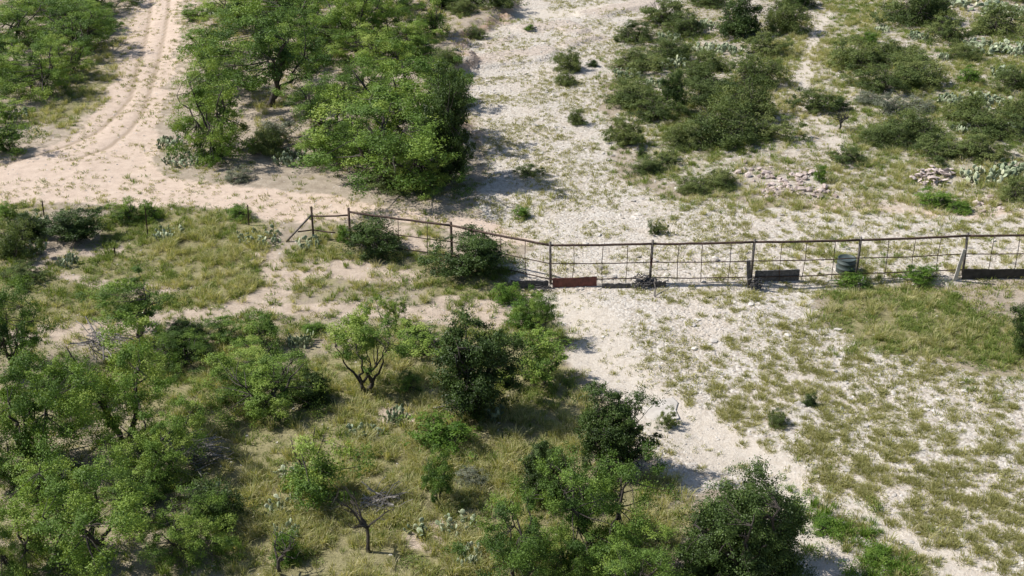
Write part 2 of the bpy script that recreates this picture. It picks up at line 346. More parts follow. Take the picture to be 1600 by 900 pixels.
hgt = math_n(nt, 'ADD', math_n(nt, 'MULTIPLY', n_fine, .5), math_n(nt, 'ADD', math_n(nt, 'MULTIPLY', n_mid, math_n(nt, 'SUBTRACT', .9, math_n(nt, 'MULTIPLY', att('dirt'), .65))), math_n(nt, 'MULTIPLY', math_n(nt, 'MULTIPLY', math_n(nt, 'SUBTRACT', .6, vo.outputs['Distance']), math_n(nt, 'MULTIPLY', att('gravel'), math_n(nt, 'SUBTRACT', 1, att('bare')))), .4)))
bp = N(nt, 'ShaderNodeBump'); bp.inputs['Strength'].default_value = .9; bp.inputs['Distance'].default_value = .09
nt.links.new(hgt, bp.inputs['Height']); nt.links.new(bp.outputs[0], bs.inputs['Normal']); nt.links.new(bs.outputs[0], out.inputs[0])

# ------------------------------------------------------------------ ground sheet
def axis(lo, hi, step, far):
    a = list(np.arange(lo, hi+1e-6, step)); s = step; v = hi
    while v < far: s *= 1.35; v += s; a.append(v)
    s = step; v = lo; b = []
    while v > -far: s *= 1.35; v -= s; b.append(v)
    return np.array(b[::-1]+a)
ax, ay = axis(-45, 45, .2, 900), axis(23, 97, .2, 900)
XX, YY = np.meshgrid(ax, ay); gx, gy = XX.ravel(), YY.ravel(); gz = height(gx, gy)
nx, ny = len(ax), len(ay); ii = np.arange(nx*ny).reshape(ny, nx)
gF = np.stack([ii[:-1, :-1], ii[:-1, 1:], ii[1:, 1:], ii[1:, :-1]], -1).reshape(-1, 4)
gme = mesh_np('ground', np.stack([gx, gy, gz], 1), gF, gm, None, True)
gr, di, pa, ba, st = zones(gx, gy)
inview = gy > 5
sy = np.maximum(gy, 5)
gsafe = np.where(inview, 1, 0)
grassy = np.clip(gsample(G_GREEN, gx, sy)*1.1+gsample(G_STRAW, gx, sy)*1.1+gsample(G_BUNCH, gx, sy)*.25, 0, 1)*(1-.8*ba)
rutd = np.minimum(dist_line(gx, gy, RUTS[0]), dist_line(gx, gy, RUTS[1]))
bsd = sdf_poly(gx, gy, BANK) + (fbm(gx*.35, gy*.35, 40, 2)-.5)*1.6 + (fbm(gx*1.3, gy*1.3, 44, 3)-.5)*2.0
for nme, arr in (('gravel', gr), ('dirt', di), ('path', pa), ('bare', ba), ('slate', st), ('grassy', grassy), ('rut', np.exp(-(rutd/.17)**2)),
                 ('bankcut', np.exp(-(bsd/.45)**2)*(gr > .02))):
    at_ = gme.attributes.new(nme, 'FLOAT', 'POINT'); at_.data.foreach_set('value', arr.astype(np.float32))
tag(obj('ground', gme), 'pale dry ranch ground with sandy track and white gravel creek bed', None, None, 'structure')

# ------------------------------------------------------------------ scattered stuff (grass, gravel)
def scatter(name, protos, x, y, rz, tilt, s, sz, label, cat, sink=.01):
    n = len(x); z = height(x, y)-sink
    me = mesh_np(name, np.stack([x, y, z], 1), [])
    for nm, arr in (('rot', np.stack([tilt*np.cos(rz*3), tilt*np.sin(rz*3), rz], 1)), ('scl', np.stack([s, s, s*sz], 1))):
        a = me.attributes.new(nm, 'FLOAT_VECTOR', 'POINT'); a.data.foreach_set('vector', arr.astype(np.float32).ravel())
    a = me.attributes.new('idx', 'INT', 'POINT'); a.data.foreach_set('value', R.integers(0, len(protos), n).astype(np.int32))
    col = bpy.data.collections.new(name+'_kinds')
    for k, pm in enumerate(protos): col.objects.link(bpy.data.objects.new('%s_%02d' % (name, k), pm))
    ng = bpy.data.node_groups.new(name, 'GeometryNodeTree')
    ng.interface.new_socket('Geometry', in_out='INPUT', socket_type='NodeSocketGeometry'); ng.interface.new_socket('Geometry', in_out='OUTPUT', socket_type='NodeSocketGeometry')
    nn = ng.nodes; gi = nn.new('NodeGroupInput'); go = nn.new('NodeGroupOutput')
    mp = nn.new('GeometryNodeMeshToPoints'); ip = nn.new('GeometryNodeInstanceOnPoints'); ci = nn.new('GeometryNodeCollectionInfo')
    ci.inputs['Collection'].default_value = col; ci.inputs['Separate Children'].default_value = True; ci.inputs['Reset Children'].default_value = True
    def na(nm, t):
        q = nn.new('GeometryNodeInputNamedAttribute'); q.data_type = t; q.inputs['Name'].default_value = nm; return q.outputs[0]
    er = nn.new('FunctionNodeEulerToRotation'); L = ng.links.new
    L(gi.outputs[0], mp.inputs['Mesh']); L(mp.outputs[0], ip.inputs['Points']); L(ci.outputs[0], ip.inputs['Instance'])
    ip.inputs['Pick Instance'].default_value = True
    L(na('idx', 'INT'), ip.inputs['Instance Index']); L(na('rot', 'FLOAT_VECTOR'), er.inputs[0]); L(er.outputs[0], ip.inputs['Rotation']); L(na('scl', 'FLOAT_VECTOR'), ip.inputs['Scale'])
    L(ip.outputs[0], go.inputs[0])
    o = obj(name, me); md = o.modifiers.new('scatter', 'NODES'); md.node_group = ng
    return tag(o, label, cat, None, 'stuff')
def tuft(seed, n, hgt, spread, width, mat, lean=.5, tt=(0, 1)):
    r = np.random.default_rng(seed); mb = MB(); a = r.uniform(0, 2*np.pi, n); V = []; T = []; F4 = []; F3 = []
    for k in range(n):
        d = np.array([math.cos(a[k]), math.sin(a[k]), 0]); p0 = d*spread*.35*r.uniform(0, 1)
        h = hgt*r.uniform(.5, 1.1); ln = lean*r.uniform(.2, 1.2)
        p1 = p0+d*h*ln*.35+np.array([0, 0, h*.6]); p2 = p0+d*h*ln*1.0+np.array([0, 0, h*r.uniform(.7, 1)])
        th = r.uniform(0, np.pi); s = np.array([math.cos(th), math.sin(th), 0])*width*r.uniform(.6, 1.2)
        b = len(V); V += [p0-s, p0+s, p1+s*.8, p1-s*.8, p2]; t = r.uniform(*tt); T += [t*.8, t*.8, t, t, min(1, t+.1)]
        F4.append([b, b+1, b+2, b+3]); F3.append([b+3, b+2, b+4])
    return mesh_np('tuft', np.array(V), [np.array(F4), np.array(F3)], mat, T)
def leafy(seed, n, hgt, rad, leaf, mat):       # leafy forb: small leaves on a low mound
    r = np.random.default_rng(seed)
    p = r.normal(0, 1, (n, 3)); p /= np.linalg.norm(p, axis=1)[:, None]; p *= (r.uniform(.3, 1, n)**.5)[:, None]
    p = np.stack([p[:, 0]*rad, p[:, 1]*rad, np.abs(p[:, 2])*hgt+.02], 1)
    return leaves(r, p, leaf, leaf*.5, .5, r.uniform(.1, .9, n), mat)
def leaves(r, p, ln, wd, up, tint, mat, name='leaves', nrm=None):
    n = len(p); d = r.normal(0, 1, (n, 3)); d[:, 2] *= .7; d /= np.linalg.norm(d, axis=1)[:, None]
    q = r.normal(0, 1, (n, 3)); q[:, 2] += up*2.5
    if nrm is not None: q = nrm+r.normal(0, .42, (n, 3))
    s = np.cross(d, q); s /= (np.linalg.norm(s, axis=1)[:, None]+1e-9)
    l = ln*r.uniform(.6, 1.25, n)[:, None]; w = wd*r.uniform(.7, 1.2, n)[:, None]
    V = np.stack([p-d*l*.5, p+s*w*.5-d*l*.05, p+d*l*.5, p-s*w*.5-d*l*.05], 1).reshape(-1, 3)
    F = np.arange(4*n).reshape(n, 4)
    return mesh_np(name, V, F, mat, np.repeat(tint, 4))
def stone_mesh(seed, flatn, mat, sub=1, rough=.22):
    import bmesh
    bm = bmesh.new(); bmesh.ops.create_icosphere(bm, subdivisions=sub, radius=.5); r = np.random.default_rng(seed)
    V = np.array([v.co[:] for v in bm.verts]); F = np.array([[v.index for v in f.verts] for f in bm.faces]); bm.free()
    V *= (1+r.normal(0, rough, (len(V), 1))); V *= np.array([1, r.uniform(.6, .95), flatn*r.uniform(.7, 1.2)])
    return mesh_np('stone', V, F, mat, np.full(len(V), r.uniform()))

def candidates(dens):                          # uniform points over the plan in view (with a margin)
    y = R.uniform(23, 100, int(dens*77*90)); x = R.uniform(-45, 45, len(y))
    k = np.abs(x) < .46*y+5; return x[k], y[k]

def lay(name, protos, dens, prob, size, label, cat, sz=(.8, 1.2), tilt=.15, sink=.01):
    x, y = candidates(dens); k = R.uniform(0, 1, len(x)) < prob(x, y); x, y = x[k], y[k]; n = len(x)
    s = R.uniform(size[0], size[1], n) if len(size) == 2 else size[0]+(size[1]-size[0])*R.uniform(0, 1, n)**size[2]
    return scatter(name, protos, x, y, R.uniform(0, 6.28, n), np.abs(R.normal(0, tilt, n)), s, R.uniform(*sz, n), label, cat, sink)
fine = lambda x, y, s: np.clip((fbm(x*2.2, y*2.2, s, 2)-.30)*3.2, 0, 1)
patch = lambda x, y, s, f=.9: np.clip((fbm(x*f, y*f, s, 3)-.36)*4.5, 0, 1)
def not_bare(x, y):
    g, d, p, b, s = zones(x, y); return (1-.93*b)*(1-.9*d)*(1-.6*p)
def P_straw(x, y): return gsample(G_STRAW, x, y)*np.clip(.12+patch(x, y, 301), 0, 1)*fine(x, y, 305)*not_bare(x, y)*np.where(y > 57, .5, 1)
def P_green(x, y): return gsample(G_GREEN, x, y)*np.clip(.1+patch(x, y, 321), 0, 1)*fine(x, y, 325)*not_bare(x, y)
def P_bunch(x, y):
    g, d, p, b, s = zones(x, y); return np.where(g > .6, 1, .0)*gsample(G_BUNCH, x, y)*(1-.92*b)*np.clip(.3+.9*patch(x, y, 341, .5), 0, 1)*np.clip(.25+fine(x, y, 345), 0, 1)
def P_short(x, y):
    g, d, p, b, s = zones(x, y); return np.where(g < .6, 1, .0)*np.clip(gsample(G_BUNCH, x, y)*1.4+.2, 0, 1)*(1-.9*d)*(1-.8*p)*(1-b)*patch(x, y, 361, .6)
def P_weed(x, y):
    g, d, p, b, s = zones(x, y); return np.clip(g*.75+d*.22, 0, 1)*(1-.8*b)*(1-.75*s)*patch(x, y, 381, .55)
def P_stone(x, y):
    g, d, p, b, s = zones(x, y); return np.clip(g*(.15+.6*patch(x, y, 401, .5))*(1-.85*b) + .05*d + .04, 0, 1)
LUSH = poly_world([(1240, 800), (1285, 826), (1340, 862), (1390, 900), (1430, 945)])
def P_lush(x, y): return soft(dist_line(x, y, LUSH)-.75+(fbm(x*.9, y*.9, 441, 2)-.5)*1.6, .5)
def P_cobble(x, y):
    g, d, p, b, s = zones(x, y); return g*np.clip((fbm(x*.6, y*.6, 431, 3)-.5)*6, .02, 1)*(1-.8*b)

# ------------------------------------------------------------------ woody plant builders
def crown_points(r, n, shell, zlo, lobes, dome=False, pn=2.0):
    """clump centres in a unit crown (radius 1, height 0..1), uneven outline"""
    out = []
    lob = r.uniform(0, 2*np.pi, lobes); amp = r.uniform(.12, .32, lobes); fr = r.integers(1, 4, lobes)
    while len(out) < n:
        v = r.normal(0, 1, 3); v /= np.linalg.norm(v); v /= (abs(v[2])**pn+math.hypot(v[0], v[1])**pn)**(1/pn)
        q = r.uniform(0, 1)**(1/shell); a = math.atan2(v[1], v[0])
        k = 1+sum(amp[i]*math.sin(fr[i]*a+lob[i]) for i in range(lobes))*.7
        p = np.array([v[0]*q*k, v[1]*q*k, abs(v[2])*q if dome else .5+.5*v[2]*q]); p[2] = zlo+(1-zlo)*p[2]*(1+.12*math.sin(2*a+lob[0]))
        if p[2] > zlo*.9: out.append(p)
    return np.array(out)
def tree(seed, Wd, Hh, zlo, nlimb, nclump, nleaf, rc, ln, wd, mat, shell=2.2, lobes=4, up=.6, stems=2, rtrunk=.11, bark='bark', skip=0.0, dome=False, pn=2.0):
    r = np.random.default_rng(seed)
    C = crown_points(r, nclump, shell, zlo, lobes, dome, pn)*np.array([Wd/2, Wd/2, Hh])
    C[:, :2] *= (1-rc/(Wd/2)*.8); C[:, 2] = np.minimum(C[:, 2], Hh-rc*.4)
    tb = MB(); nodes = []; nrad = []
    for s in range(stems):
        a0 = r.uniform(0, 6.28); base = np.array([math.cos(a0), math.sin(a0), 0])*.1*(stems > 1)*Wd/4; base[2] = -.12
        fork = base+np.array([math.cos(a0)*Wd*.07, math.sin(a0)*Wd*.07, Hh*r.uniform(.16, .3)])
        tube(tb, curve(base, fork, 0, 4, r, .03), np.linspace(rtrunk*1.2, rtrunk*.85, 4), 6)
        for k in range(max(2, nlimb//stems)):
            a = a0+r.uniform(-1.6, 1.6) if stems > 1 else 6.28*k/nlimb+r.uniform(-.4, .4)
            e = np.array([math.cos(a)*Wd*r.uniform(.16, .36), math.sin(a)*Wd*r.uniform(.16, .36), Hh*r.uniform(.55, .85)])
            P = curve(fork, e, Hh*.06*r.uniform(-1, 1.2), 7, r, .05*Wd/4); rr = np.linspace(rtrunk*.7, rtrunk*.2, 7)
            tube(tb, P, rr, 5); nodes += list(P[2:]); nrad += list(rr[2:])
    nodes = np.array(nodes); LP = []; LT = []; LN = []
    for c in C:
        j = np.argmin(np.linalg.norm(nodes-c, axis=1)+.25*np.abs(nodes[:, 2]-c[2]))
        tube(tb, curve(nodes[j], c, .05*r.uniform(-1, 1), 4, r, .03), np.linspace(min(.03, nrad[j]*.7), .006, 4), 4, cap=False)
        if r.uniform() < skip: continue
        m = max(8, int(nleaf*r.uniform(.45, 1.5))); R_ = rc*r.uniform(.6, 1.3)
        k2 = 8; sub = r.normal(0, .42, (k2, 3))*np.array([R_, R_, R_*.6])       # sprays inside a clump
        pp = c+sub[r.integers(0, k2, m)]+r.normal(0, 1, (m, 3))*np.array([.20, .20, .14])*R_
        nv = (pp-c)/R_+np.array([0, 0, .1]); nv /= (np.linalg.norm(nv, axis=1)[:, None]+.15); cv = (c-np.array([0, 0, Hh*.45]))/np.array([Wd/2, Wd/2, Hh*.55]); LN.append(nv*1.1+cv*.4+np.array([0, 0, .35]))
        LP.append(pp); t0 = r.uniform(.1, .8)+.18*(c[2]/Hh-.5); LT.append(np.clip(t0+r.normal(0, .07, m), 0, 1))
    LP = np.concatenate(LP); LT = np.concatenate(LT); LN = np.concatenate(LN)
    keep = LP[:, 2] > .03; LP, LT, LN = LP[keep], LT[keep], LN[keep]
    return tb.mesh('trunk', M[bark], True), leaves(r, LP, ln, wd, up, LT, mat, 'crown', LN), Wd, Hh
PROTO = {
 'mesquite': [tree(100+k, 5, 3.4, .12, 7, 56, 540, .50, .075, .036, M['mesq'], 2.6, 4, .7, 2+k % 2, .10) for k in range(5)],
 'bushmesq': [tree(110+k, 5, 3.4, .02, 7, 66, 520, .50, .075, .036, M['mesq'], 2.4, 3, .7, 2+k % 2, .09, dome=True, pn=2.4) for k in range(5)],
 'bendmesq': [tree(192, 4.4, 3.4, .02, 7, 80, 460, .46, .075, .036, M['mesq'], 2.4, 2, .7, 3, .09, dome=True, pn=2.6)],
 'openmesq': [tree(120+k, 4, 3.2, .38, 6, 46, 380, .40, .075, .034, M['mesq'], 2.2, 4, .7, 2, .085) for k in range(3)],
 'smallmesq': [tree(130+k, 2.6, 2.0, .05, 5, 34, 290, .33, .07, .034, M['mesq'], 2.2, 4, .7, 2, .05, dome=k % 2 == 0) for k in range(4)],
 'oak': [tree(140+k, 3.4, 3.4, .05, 8, 130, 360, .42, .070, .05, M['oak'], 2.2, 3, .5, 2, .12, pn=2.4) for k in range(3)],
 'bigoak': [tree(147, 4.8, 4.0, .02, 9, 250, 520, .52, .066, .046, M['oak'], 2.2, 1, .5, 2, .15, dome=True, pn=2.7)],
 'darkshrub': [tree(150+k, 2.4, 1.7, .02, 7, 80, 270, .34, .06, .038, M['oak'], 2.0, 4, .5, 3, .04, dome=k > 0, pn=2.6) for k in range(3)],
 'brush': [tree(160+k, 2.4, 1.15, .01, 8, 62+4*k, 220, .22+.02*k, .065, .026, M['olive'], 2.0, 4, .4, 3, .022, dome=True, skip=.06) for k in range(7)],
 'sage': [tree(170+k, 1.6, .95, .03, 7, 48, 150, .21, .06, .024, M['greyleaf'], 2.0, 3, .3, 3, .02, 'dead', dome=True) for k in range(2)],
 'lime': [tree(180+k, 1.5, 1.1, .02, 6, 36, 170, .24, .06, .028, M['lime'], 2.0, 3, .5, 3, .02, dome=True) for k in range(3)],
}
def pad_mesh(L, mat=None, seg=8):
    """one upright obovate pad, base at origin"""
    prof = [(0.0, .10), (.22, .62), (.55, 1.0), (.82, .78)]; V = []; F = []
    for z, w in prof:
        for k in range(seg):
            a = 2*math.pi*k/seg; V.append([math.cos(a)*w*.40*L, math.sin(a)*w*.065*L, z*L])
    V.append([0, 0, 1.0*L])
    for i in range(len(prof)-1):
        for k in range(seg): F.append([i*seg+k, i*seg+(k+1) % seg, (i+1)*seg+(k+1) % seg, (i+1)*seg+k])
    t = (len(prof)-1)*seg; F3 = [[t+k, t+(k+1) % seg, len(V)-1] for k in range(seg)]
    return np.array(V), np.array(F), np.array(F3)
def rotm(a, b, c):
    ca, sa, cb, sb, cc, sc = math.cos(a), math.sin(a), math.cos(b), math.sin(b), math.cos(c), math.sin(c)
    rx = np.array([[1, 0, 0], [0, ca, -sa], [0, sa, ca]]); ry = np.array([[cb, 0, sb], [0, 1, 0], [-sb, 0, cb]]); rz = np.array([[cc, -sc, 0], [sc, cc, 0], [0, 0, 1]])
    return rz@ry@rx
def pear_layout(seed, rad, n0, tiers, L=.26):
    r = np.random.default_rng(seed); P = []; cur = []
    for k in range(n0):
        a = r.uniform(0, 6.28); q = rad*math.sqrt(r.uniform(0, 1)); cur.append((np.array([math.cos(a)*q, math.sin(a)*q, -.02]), rotm(r.normal(0, .35), r.normal(0, .35), r.uniform(0, 6.28)), L*r.uniform(.85, 1.15)))
    for t in range(tiers):
        P += cur; nxt = []
        for p, m, l in cur:
            for b in range(int(r.choice([1, 1, 2, 2]))):
                tip = p+m@np.array([r.normal(0, .1)*l, 0, l*.93]); mm = m@rotm(r.normal(0, .5), r.normal(0, .5), r.normal(0, .9))
                if mm[2, 2] < .35: mm = rotm(r.normal(0, .4), r.normal(0, .4), r.uniform(0, 6.28))
                nxt.append((tip, mm, l*r.uniform(.8, 1.0)))
        cur = nxt
    return P
def pear_cluster(seed, rad, n0, tiers, L):
    V0, F0, T0 = pad_mesh(1.0); mb = MB(); r = np.random.default_rng(seed+5)
    for p, m, l in pear_layout(seed, rad, n0, tiers, L):
        b = mb.n; mb.add((V0*l)@m.T+p, F0, float(np.clip(r.normal(.5, .22), 0, 1))); mb.F.append(T0+b)
    return mb.mesh('pads', M['pear'], True)
PEARS = [pear_cluster(200+k, .7, 34, 2, .22) for k in range(5)]     # about 1.5 m across, .8 m tall
PADS = []
for k in range(4):
    V0, F0, T0 = pad_mesh(.32); mb = MB(); mb.add(V0, F0, .2+.2*k); mb.F.append(T0); PADS.append(mb.mesh('pad', M['pear'], True))

COUNT = {}
LAB = set()
def plant(kind, name, cat, group, x, yb, w, h, label, hug=True, proto=None, rz=None):
    """x, yb: where its foot shows; w, h: how wide and tall it shows (photo pixels)"""
    if kind == 'mesquite' and hug: kind = 'bushmesq'
    ps = PROTO[kind]; k = COUNT.get(kind, 0); COUNT[kind] = k+1
    trunk, crown, pw, ph = ps[(k if proto is None else proto) % len(ps)]
    by = yb-.17*w if hug else yb
    gx_, gy_, gz_ = ground(x, by); s = scale_at(by); wm = w/s; hh = h-(.17*w if hug else 0)
    hm = math.sqrt(max(hh*hh-(.2*w)**2, (.3*w)**2))/(.92*s)
    o = thing(name, label, cat, (gx_, gy_, gz_), (k*2.399 if rz is None else rz) % 6.283, group)
    f = 1.34 if kind == 'brush' and w > 40 else 1.3 if 'mesq' in kind and yb < 320 else 1.18 if kind in ('mesquite', 'bushmesq', 'brush', 'smallmesq') else 1.1
    j = f*wm/pw; o.scale = (j, j, ((1.4 if kind == 'brush' and w > 40 else 1.0 if 'oak' in kind else 1.1)*(1+.22*math.sin(k*5.1+len(label))*(kind == 'brush')))*hm/ph)
    obj('trunk' if cat == 'tree' else 'stems', trunk, o); obj('crown' if cat == 'tree' else 'foliage', crown, o)
    assert label not in LAB, label
    LAB.add(label); return o

# trees: (kind, x, foot y, width, height, hugs the ground, label)
TREES = [
 ('mesquite', 55, 168, 130, 95, 1, 'rounded bright mesquite left of the track, nearest the bend'),
 ('mesquite', 128, 102, 130, 95, 1, 'mesquite with right side overhanging the left verge of the track'),
 ('mesquite', 20, 92, 130, 85, 1, 'mesquite at the left edge behind the rounded one by the bend'),
 ('mesquite', 150, 34, 120, 70, 1, 'topmost mesquite left of the track, cut by the top edge'),
 ('mesquite', 60, 30, 130, 70, 1, 'mesquite in the top left corner behind the track side thicket'),
 ('smallmesq', 12, 252, 90, 70, 1, 'dark small mesquite at the left edge just above the sandy bend'),
 ('smallmesq', 5, 205, 70, 50, 1, 'small mesquite at left edge between rounded mesquite and sandy bend'),
 ('smallmesq', 300, 40, 55, 32, 1, 'lone little mesquite right beside the track near the top edge'),
 ('smallmesq', 320, 110, 95, 62, 1, 'low yellow green mesquite bordering the right side of the track'),
 ('mesquite', 412, 166, 200, 130, 0, 'wide mesquite with forked dark trunk between track and creek'),
 ('mesquite', 440, 70, 150, 95, 1, 'mesquite behind the wide forked one, toward the top edge'),
 ('mesquite', 556, 66, 120, 95, 0, 'open mesquite with dark slanting trunk above the creek side grove'),
 ('mesquite', 372, 50, 110, 70, 1, 'mesquite at the top edge just right of the lone little one'),
 ('mesquite', 520, 14, 130, 60, 1, 'mesquite cut by the top edge above the open slanting one'),
 ('smallmesq', 672, 68, 62, 66, 1, 'upright small mesquite standing apart on top of the creek bank'),
 ('mesquite', 600, 118, 130, 80, 1, 'mid green mesquite in the grove behind the creek side crown'),
 ('bendmesq', 335, 264, 118, 150, 1, 'full round mesquite at the inside corner of the sandy track bend'),
 ('mesquite', 640, 215, 180, 120, 0, 'mesquite crown in the middle of the grove beside the gravel'),
 ('mesquite', 520, 215, 130, 95, 0, 'pale green mesquite on the left flank of the creek side grove'),
 ('mesquite', 610, 288, 235, 130, 0, 'largest mesquite at the front of the grove, overhanging the dirt strip'),
 ('oak', 700, 285, 95, 175, 0, 'tall dark tree on the creek side of the grove, shading gravel'),
 ('mesquite', 670, 308, 130, 100, 1, 'lower dark green mesquite at the foot of the creek side grove'),
 ('smallmesq', 500, 262, 80, 60, 1, 'small mesquite at the left foot of the largest grove mesquite'),
 ('openmesq', 214, 532, 160, 100, 0, 'open mesquite with bare forked limbs beside the pale footpath'),
 ('mesquite', 15, 590, 140, 135, 0, 'mesquite at the left edge below the pale footpath'),
 ('mesquite', 55, 715, 200, 175, 0, 'big spreading mesquite in the left thicket touching the left edge'),
 ('mesquite', 195, 690, 200, 165, 0, 'big mesquite of the left thicket with grey dead brush on it'),
 ('mesquite', 415, 668, 180, 125, 1, 'broad dark green mesquite right of the left thicket'),
 ('smallmesq', 412, 560, 95, 80, 1, 'smaller mesquite rising behind the broad dark green one'),
 ('oak', 285, 560, 75, 62, 1, 'small dark oak by the footpath behind the left thicket'),
 ('openmesq', 573, 610, 155, 118, 0, 'umbrella shaped mesquite with two clear dark trunks in dry grass'),
 ('openmesq', 613, 525, 55, 60, 0, 'thin young mesquite behind the umbrella shaped one'),
 ('oak', 738, 650, 138, 158, 0, 'tall dark conical oak in the middle of the lower slope'),
 ('smallmesq', 845, 618, 118, 96, 1, 'bright mesquite between the conical oak and the white gravel'),
 ('openmesq', 842, 534, 78, 80, 0, 'sparse bent mesquite at the gravel edge below the pipe fence'),
 ('oak', 958, 738, 118, 140, 0, 'dark leaning oak at the gravel edge with a black shadow'),
 ('oak', 850, 778, 88, 95, 0, 'compact round dark oak left of the leaning one'),
 ('smallmesq', 503, 782, 140, 112, 0, 'mesquite with twin stems standing alone in tall dry grass'),
 ('smallmesq', 683, 782, 72, 88, 0, 'small upright mesquite in dry grass below the lime shrub'),
 ('mesquite', 940, 868, 190, 165, 0, 'large yellow green mesquite at the bottom, left of the big oak'),
 ('mesquite', 815, 915, 165, 140, 0, 'yellow green mesquite cut by the bottom edge, left of large one'),
 ('mesquite', 985, 945, 170, 105, 0, 'low mesquite cut by the bottom edge beneath the large yellow green one'),
 ('bigoak', 1154, 916, 206, 196, 0, 'biggest dark oak at the bottom edge beside the pale channel'),
 ('mesquite', 145, 880, 235, 172, 0, 'large bright mesquite near the bottom left corner with dark trunk'),
 ('mesquite', 255, 752, 150, 115, 0, 'mesquite below the big thicket, beside the grey brush heap'),
 ('mesquite', 300, 895, 150, 120, 1, 'deep green mesquite at the bottom edge, right of the bright one'),
 ('mesquite', 25, 915, 150, 130, 1, 'mesquite filling the bottom left corner'),
 ('smallmesq', 15, 775, 110, 90, 1, 'small mesquite at the left edge above the bottom corner one'),
 ('mesquite', 598, 78, 90, 65, 1, 'low mesquite filling the grove left below the upright bank one'),
 ('mesquite', 648, 100, 80, 60, 1, 'low mesquite on the bank just below the upright one'),
 ('mesquite', 105, 132, 90, 70, 1, 'low mesquite between the rounded one and the verge one'),
 ('mesquite', 500, 85, 100, 70, 1, 'deep green mesquite in the grove left of the slanting trunk'),
 ('mesquite', 285, 590, 110, 75, 1, 'mesquite filling the thicket right behind the dead brush'),
 ('mesquite', 88, 62, 120, 75, 1, 'mesquite filling the thicket middle left of the track'),
 ('mesquite', 20, 138, 100, 75, 1, 'mesquite between the left edge and the rounded one by the bend'),
 ('mesquite', 150, 62, 80, 55, 1, 'low mesquite on the left verge below the topmost one'),
 ('mesquite', 475, 118, 120, 80, 1, 'mesquite right behind the wide forked one'),
 ('mesquite', 350, 165, 110, 80, 1, 'low mesquite left of the wide forked trunk'),
 ('mesquite', 570, 175, 120, 80, 1, 'mesquite filling the grove between pale and mid green crowns'),
 ('mesquite', 450, 22, 110, 60, 1, 'mesquite at the top edge above the wide forked one'),
 ('mesquite', 615, 32, 90, 55, 1, 'mesquite at the top edge left of the upright bank one'),
 ('mesquite', 690, 165, 80, 70, 1, 'mesquite on the bank at the upper creek side of the grove'),
 ('mesquite', 545, 275, 120, 80, 1, 'bright mesquite at the lower left front of the grove'),
 ('oak', 690, 22, 70, 50, 1, 'dark tree at the top edge above the creek bank'),
 ('mesquite', 105, 655, 130, 95, 1, 'yellowish mesquite between the two big thicket ones'),
 ('mesquite', 395, 615, 120, 80, 1, 'mid mesquite between the smaller and the broad dark one'),
 ('mesquite', 215, 815, 130, 90, 1, 'mesquite behind the bright bottom left one, toward the cactus'),
 ('smallmesq', 60, 800, 110, 80, 1, 'pale small mesquite left of the bright bottom left one'),
 ('mesquite', 890, 915, 120, 100, 1, 'mesquite at the bottom edge between the two yellow green ones'),
]
for kd, x, y, w, h, hug, lb in TREES:
    oak = 'oak' in kd
    plant(kd, 'oak_tree' if oak else 'mesquite_tree', 'tree', 'dark oaks on the slope' if oak else 'mesquite trees', x, y, w, h, lb, bool(hug))

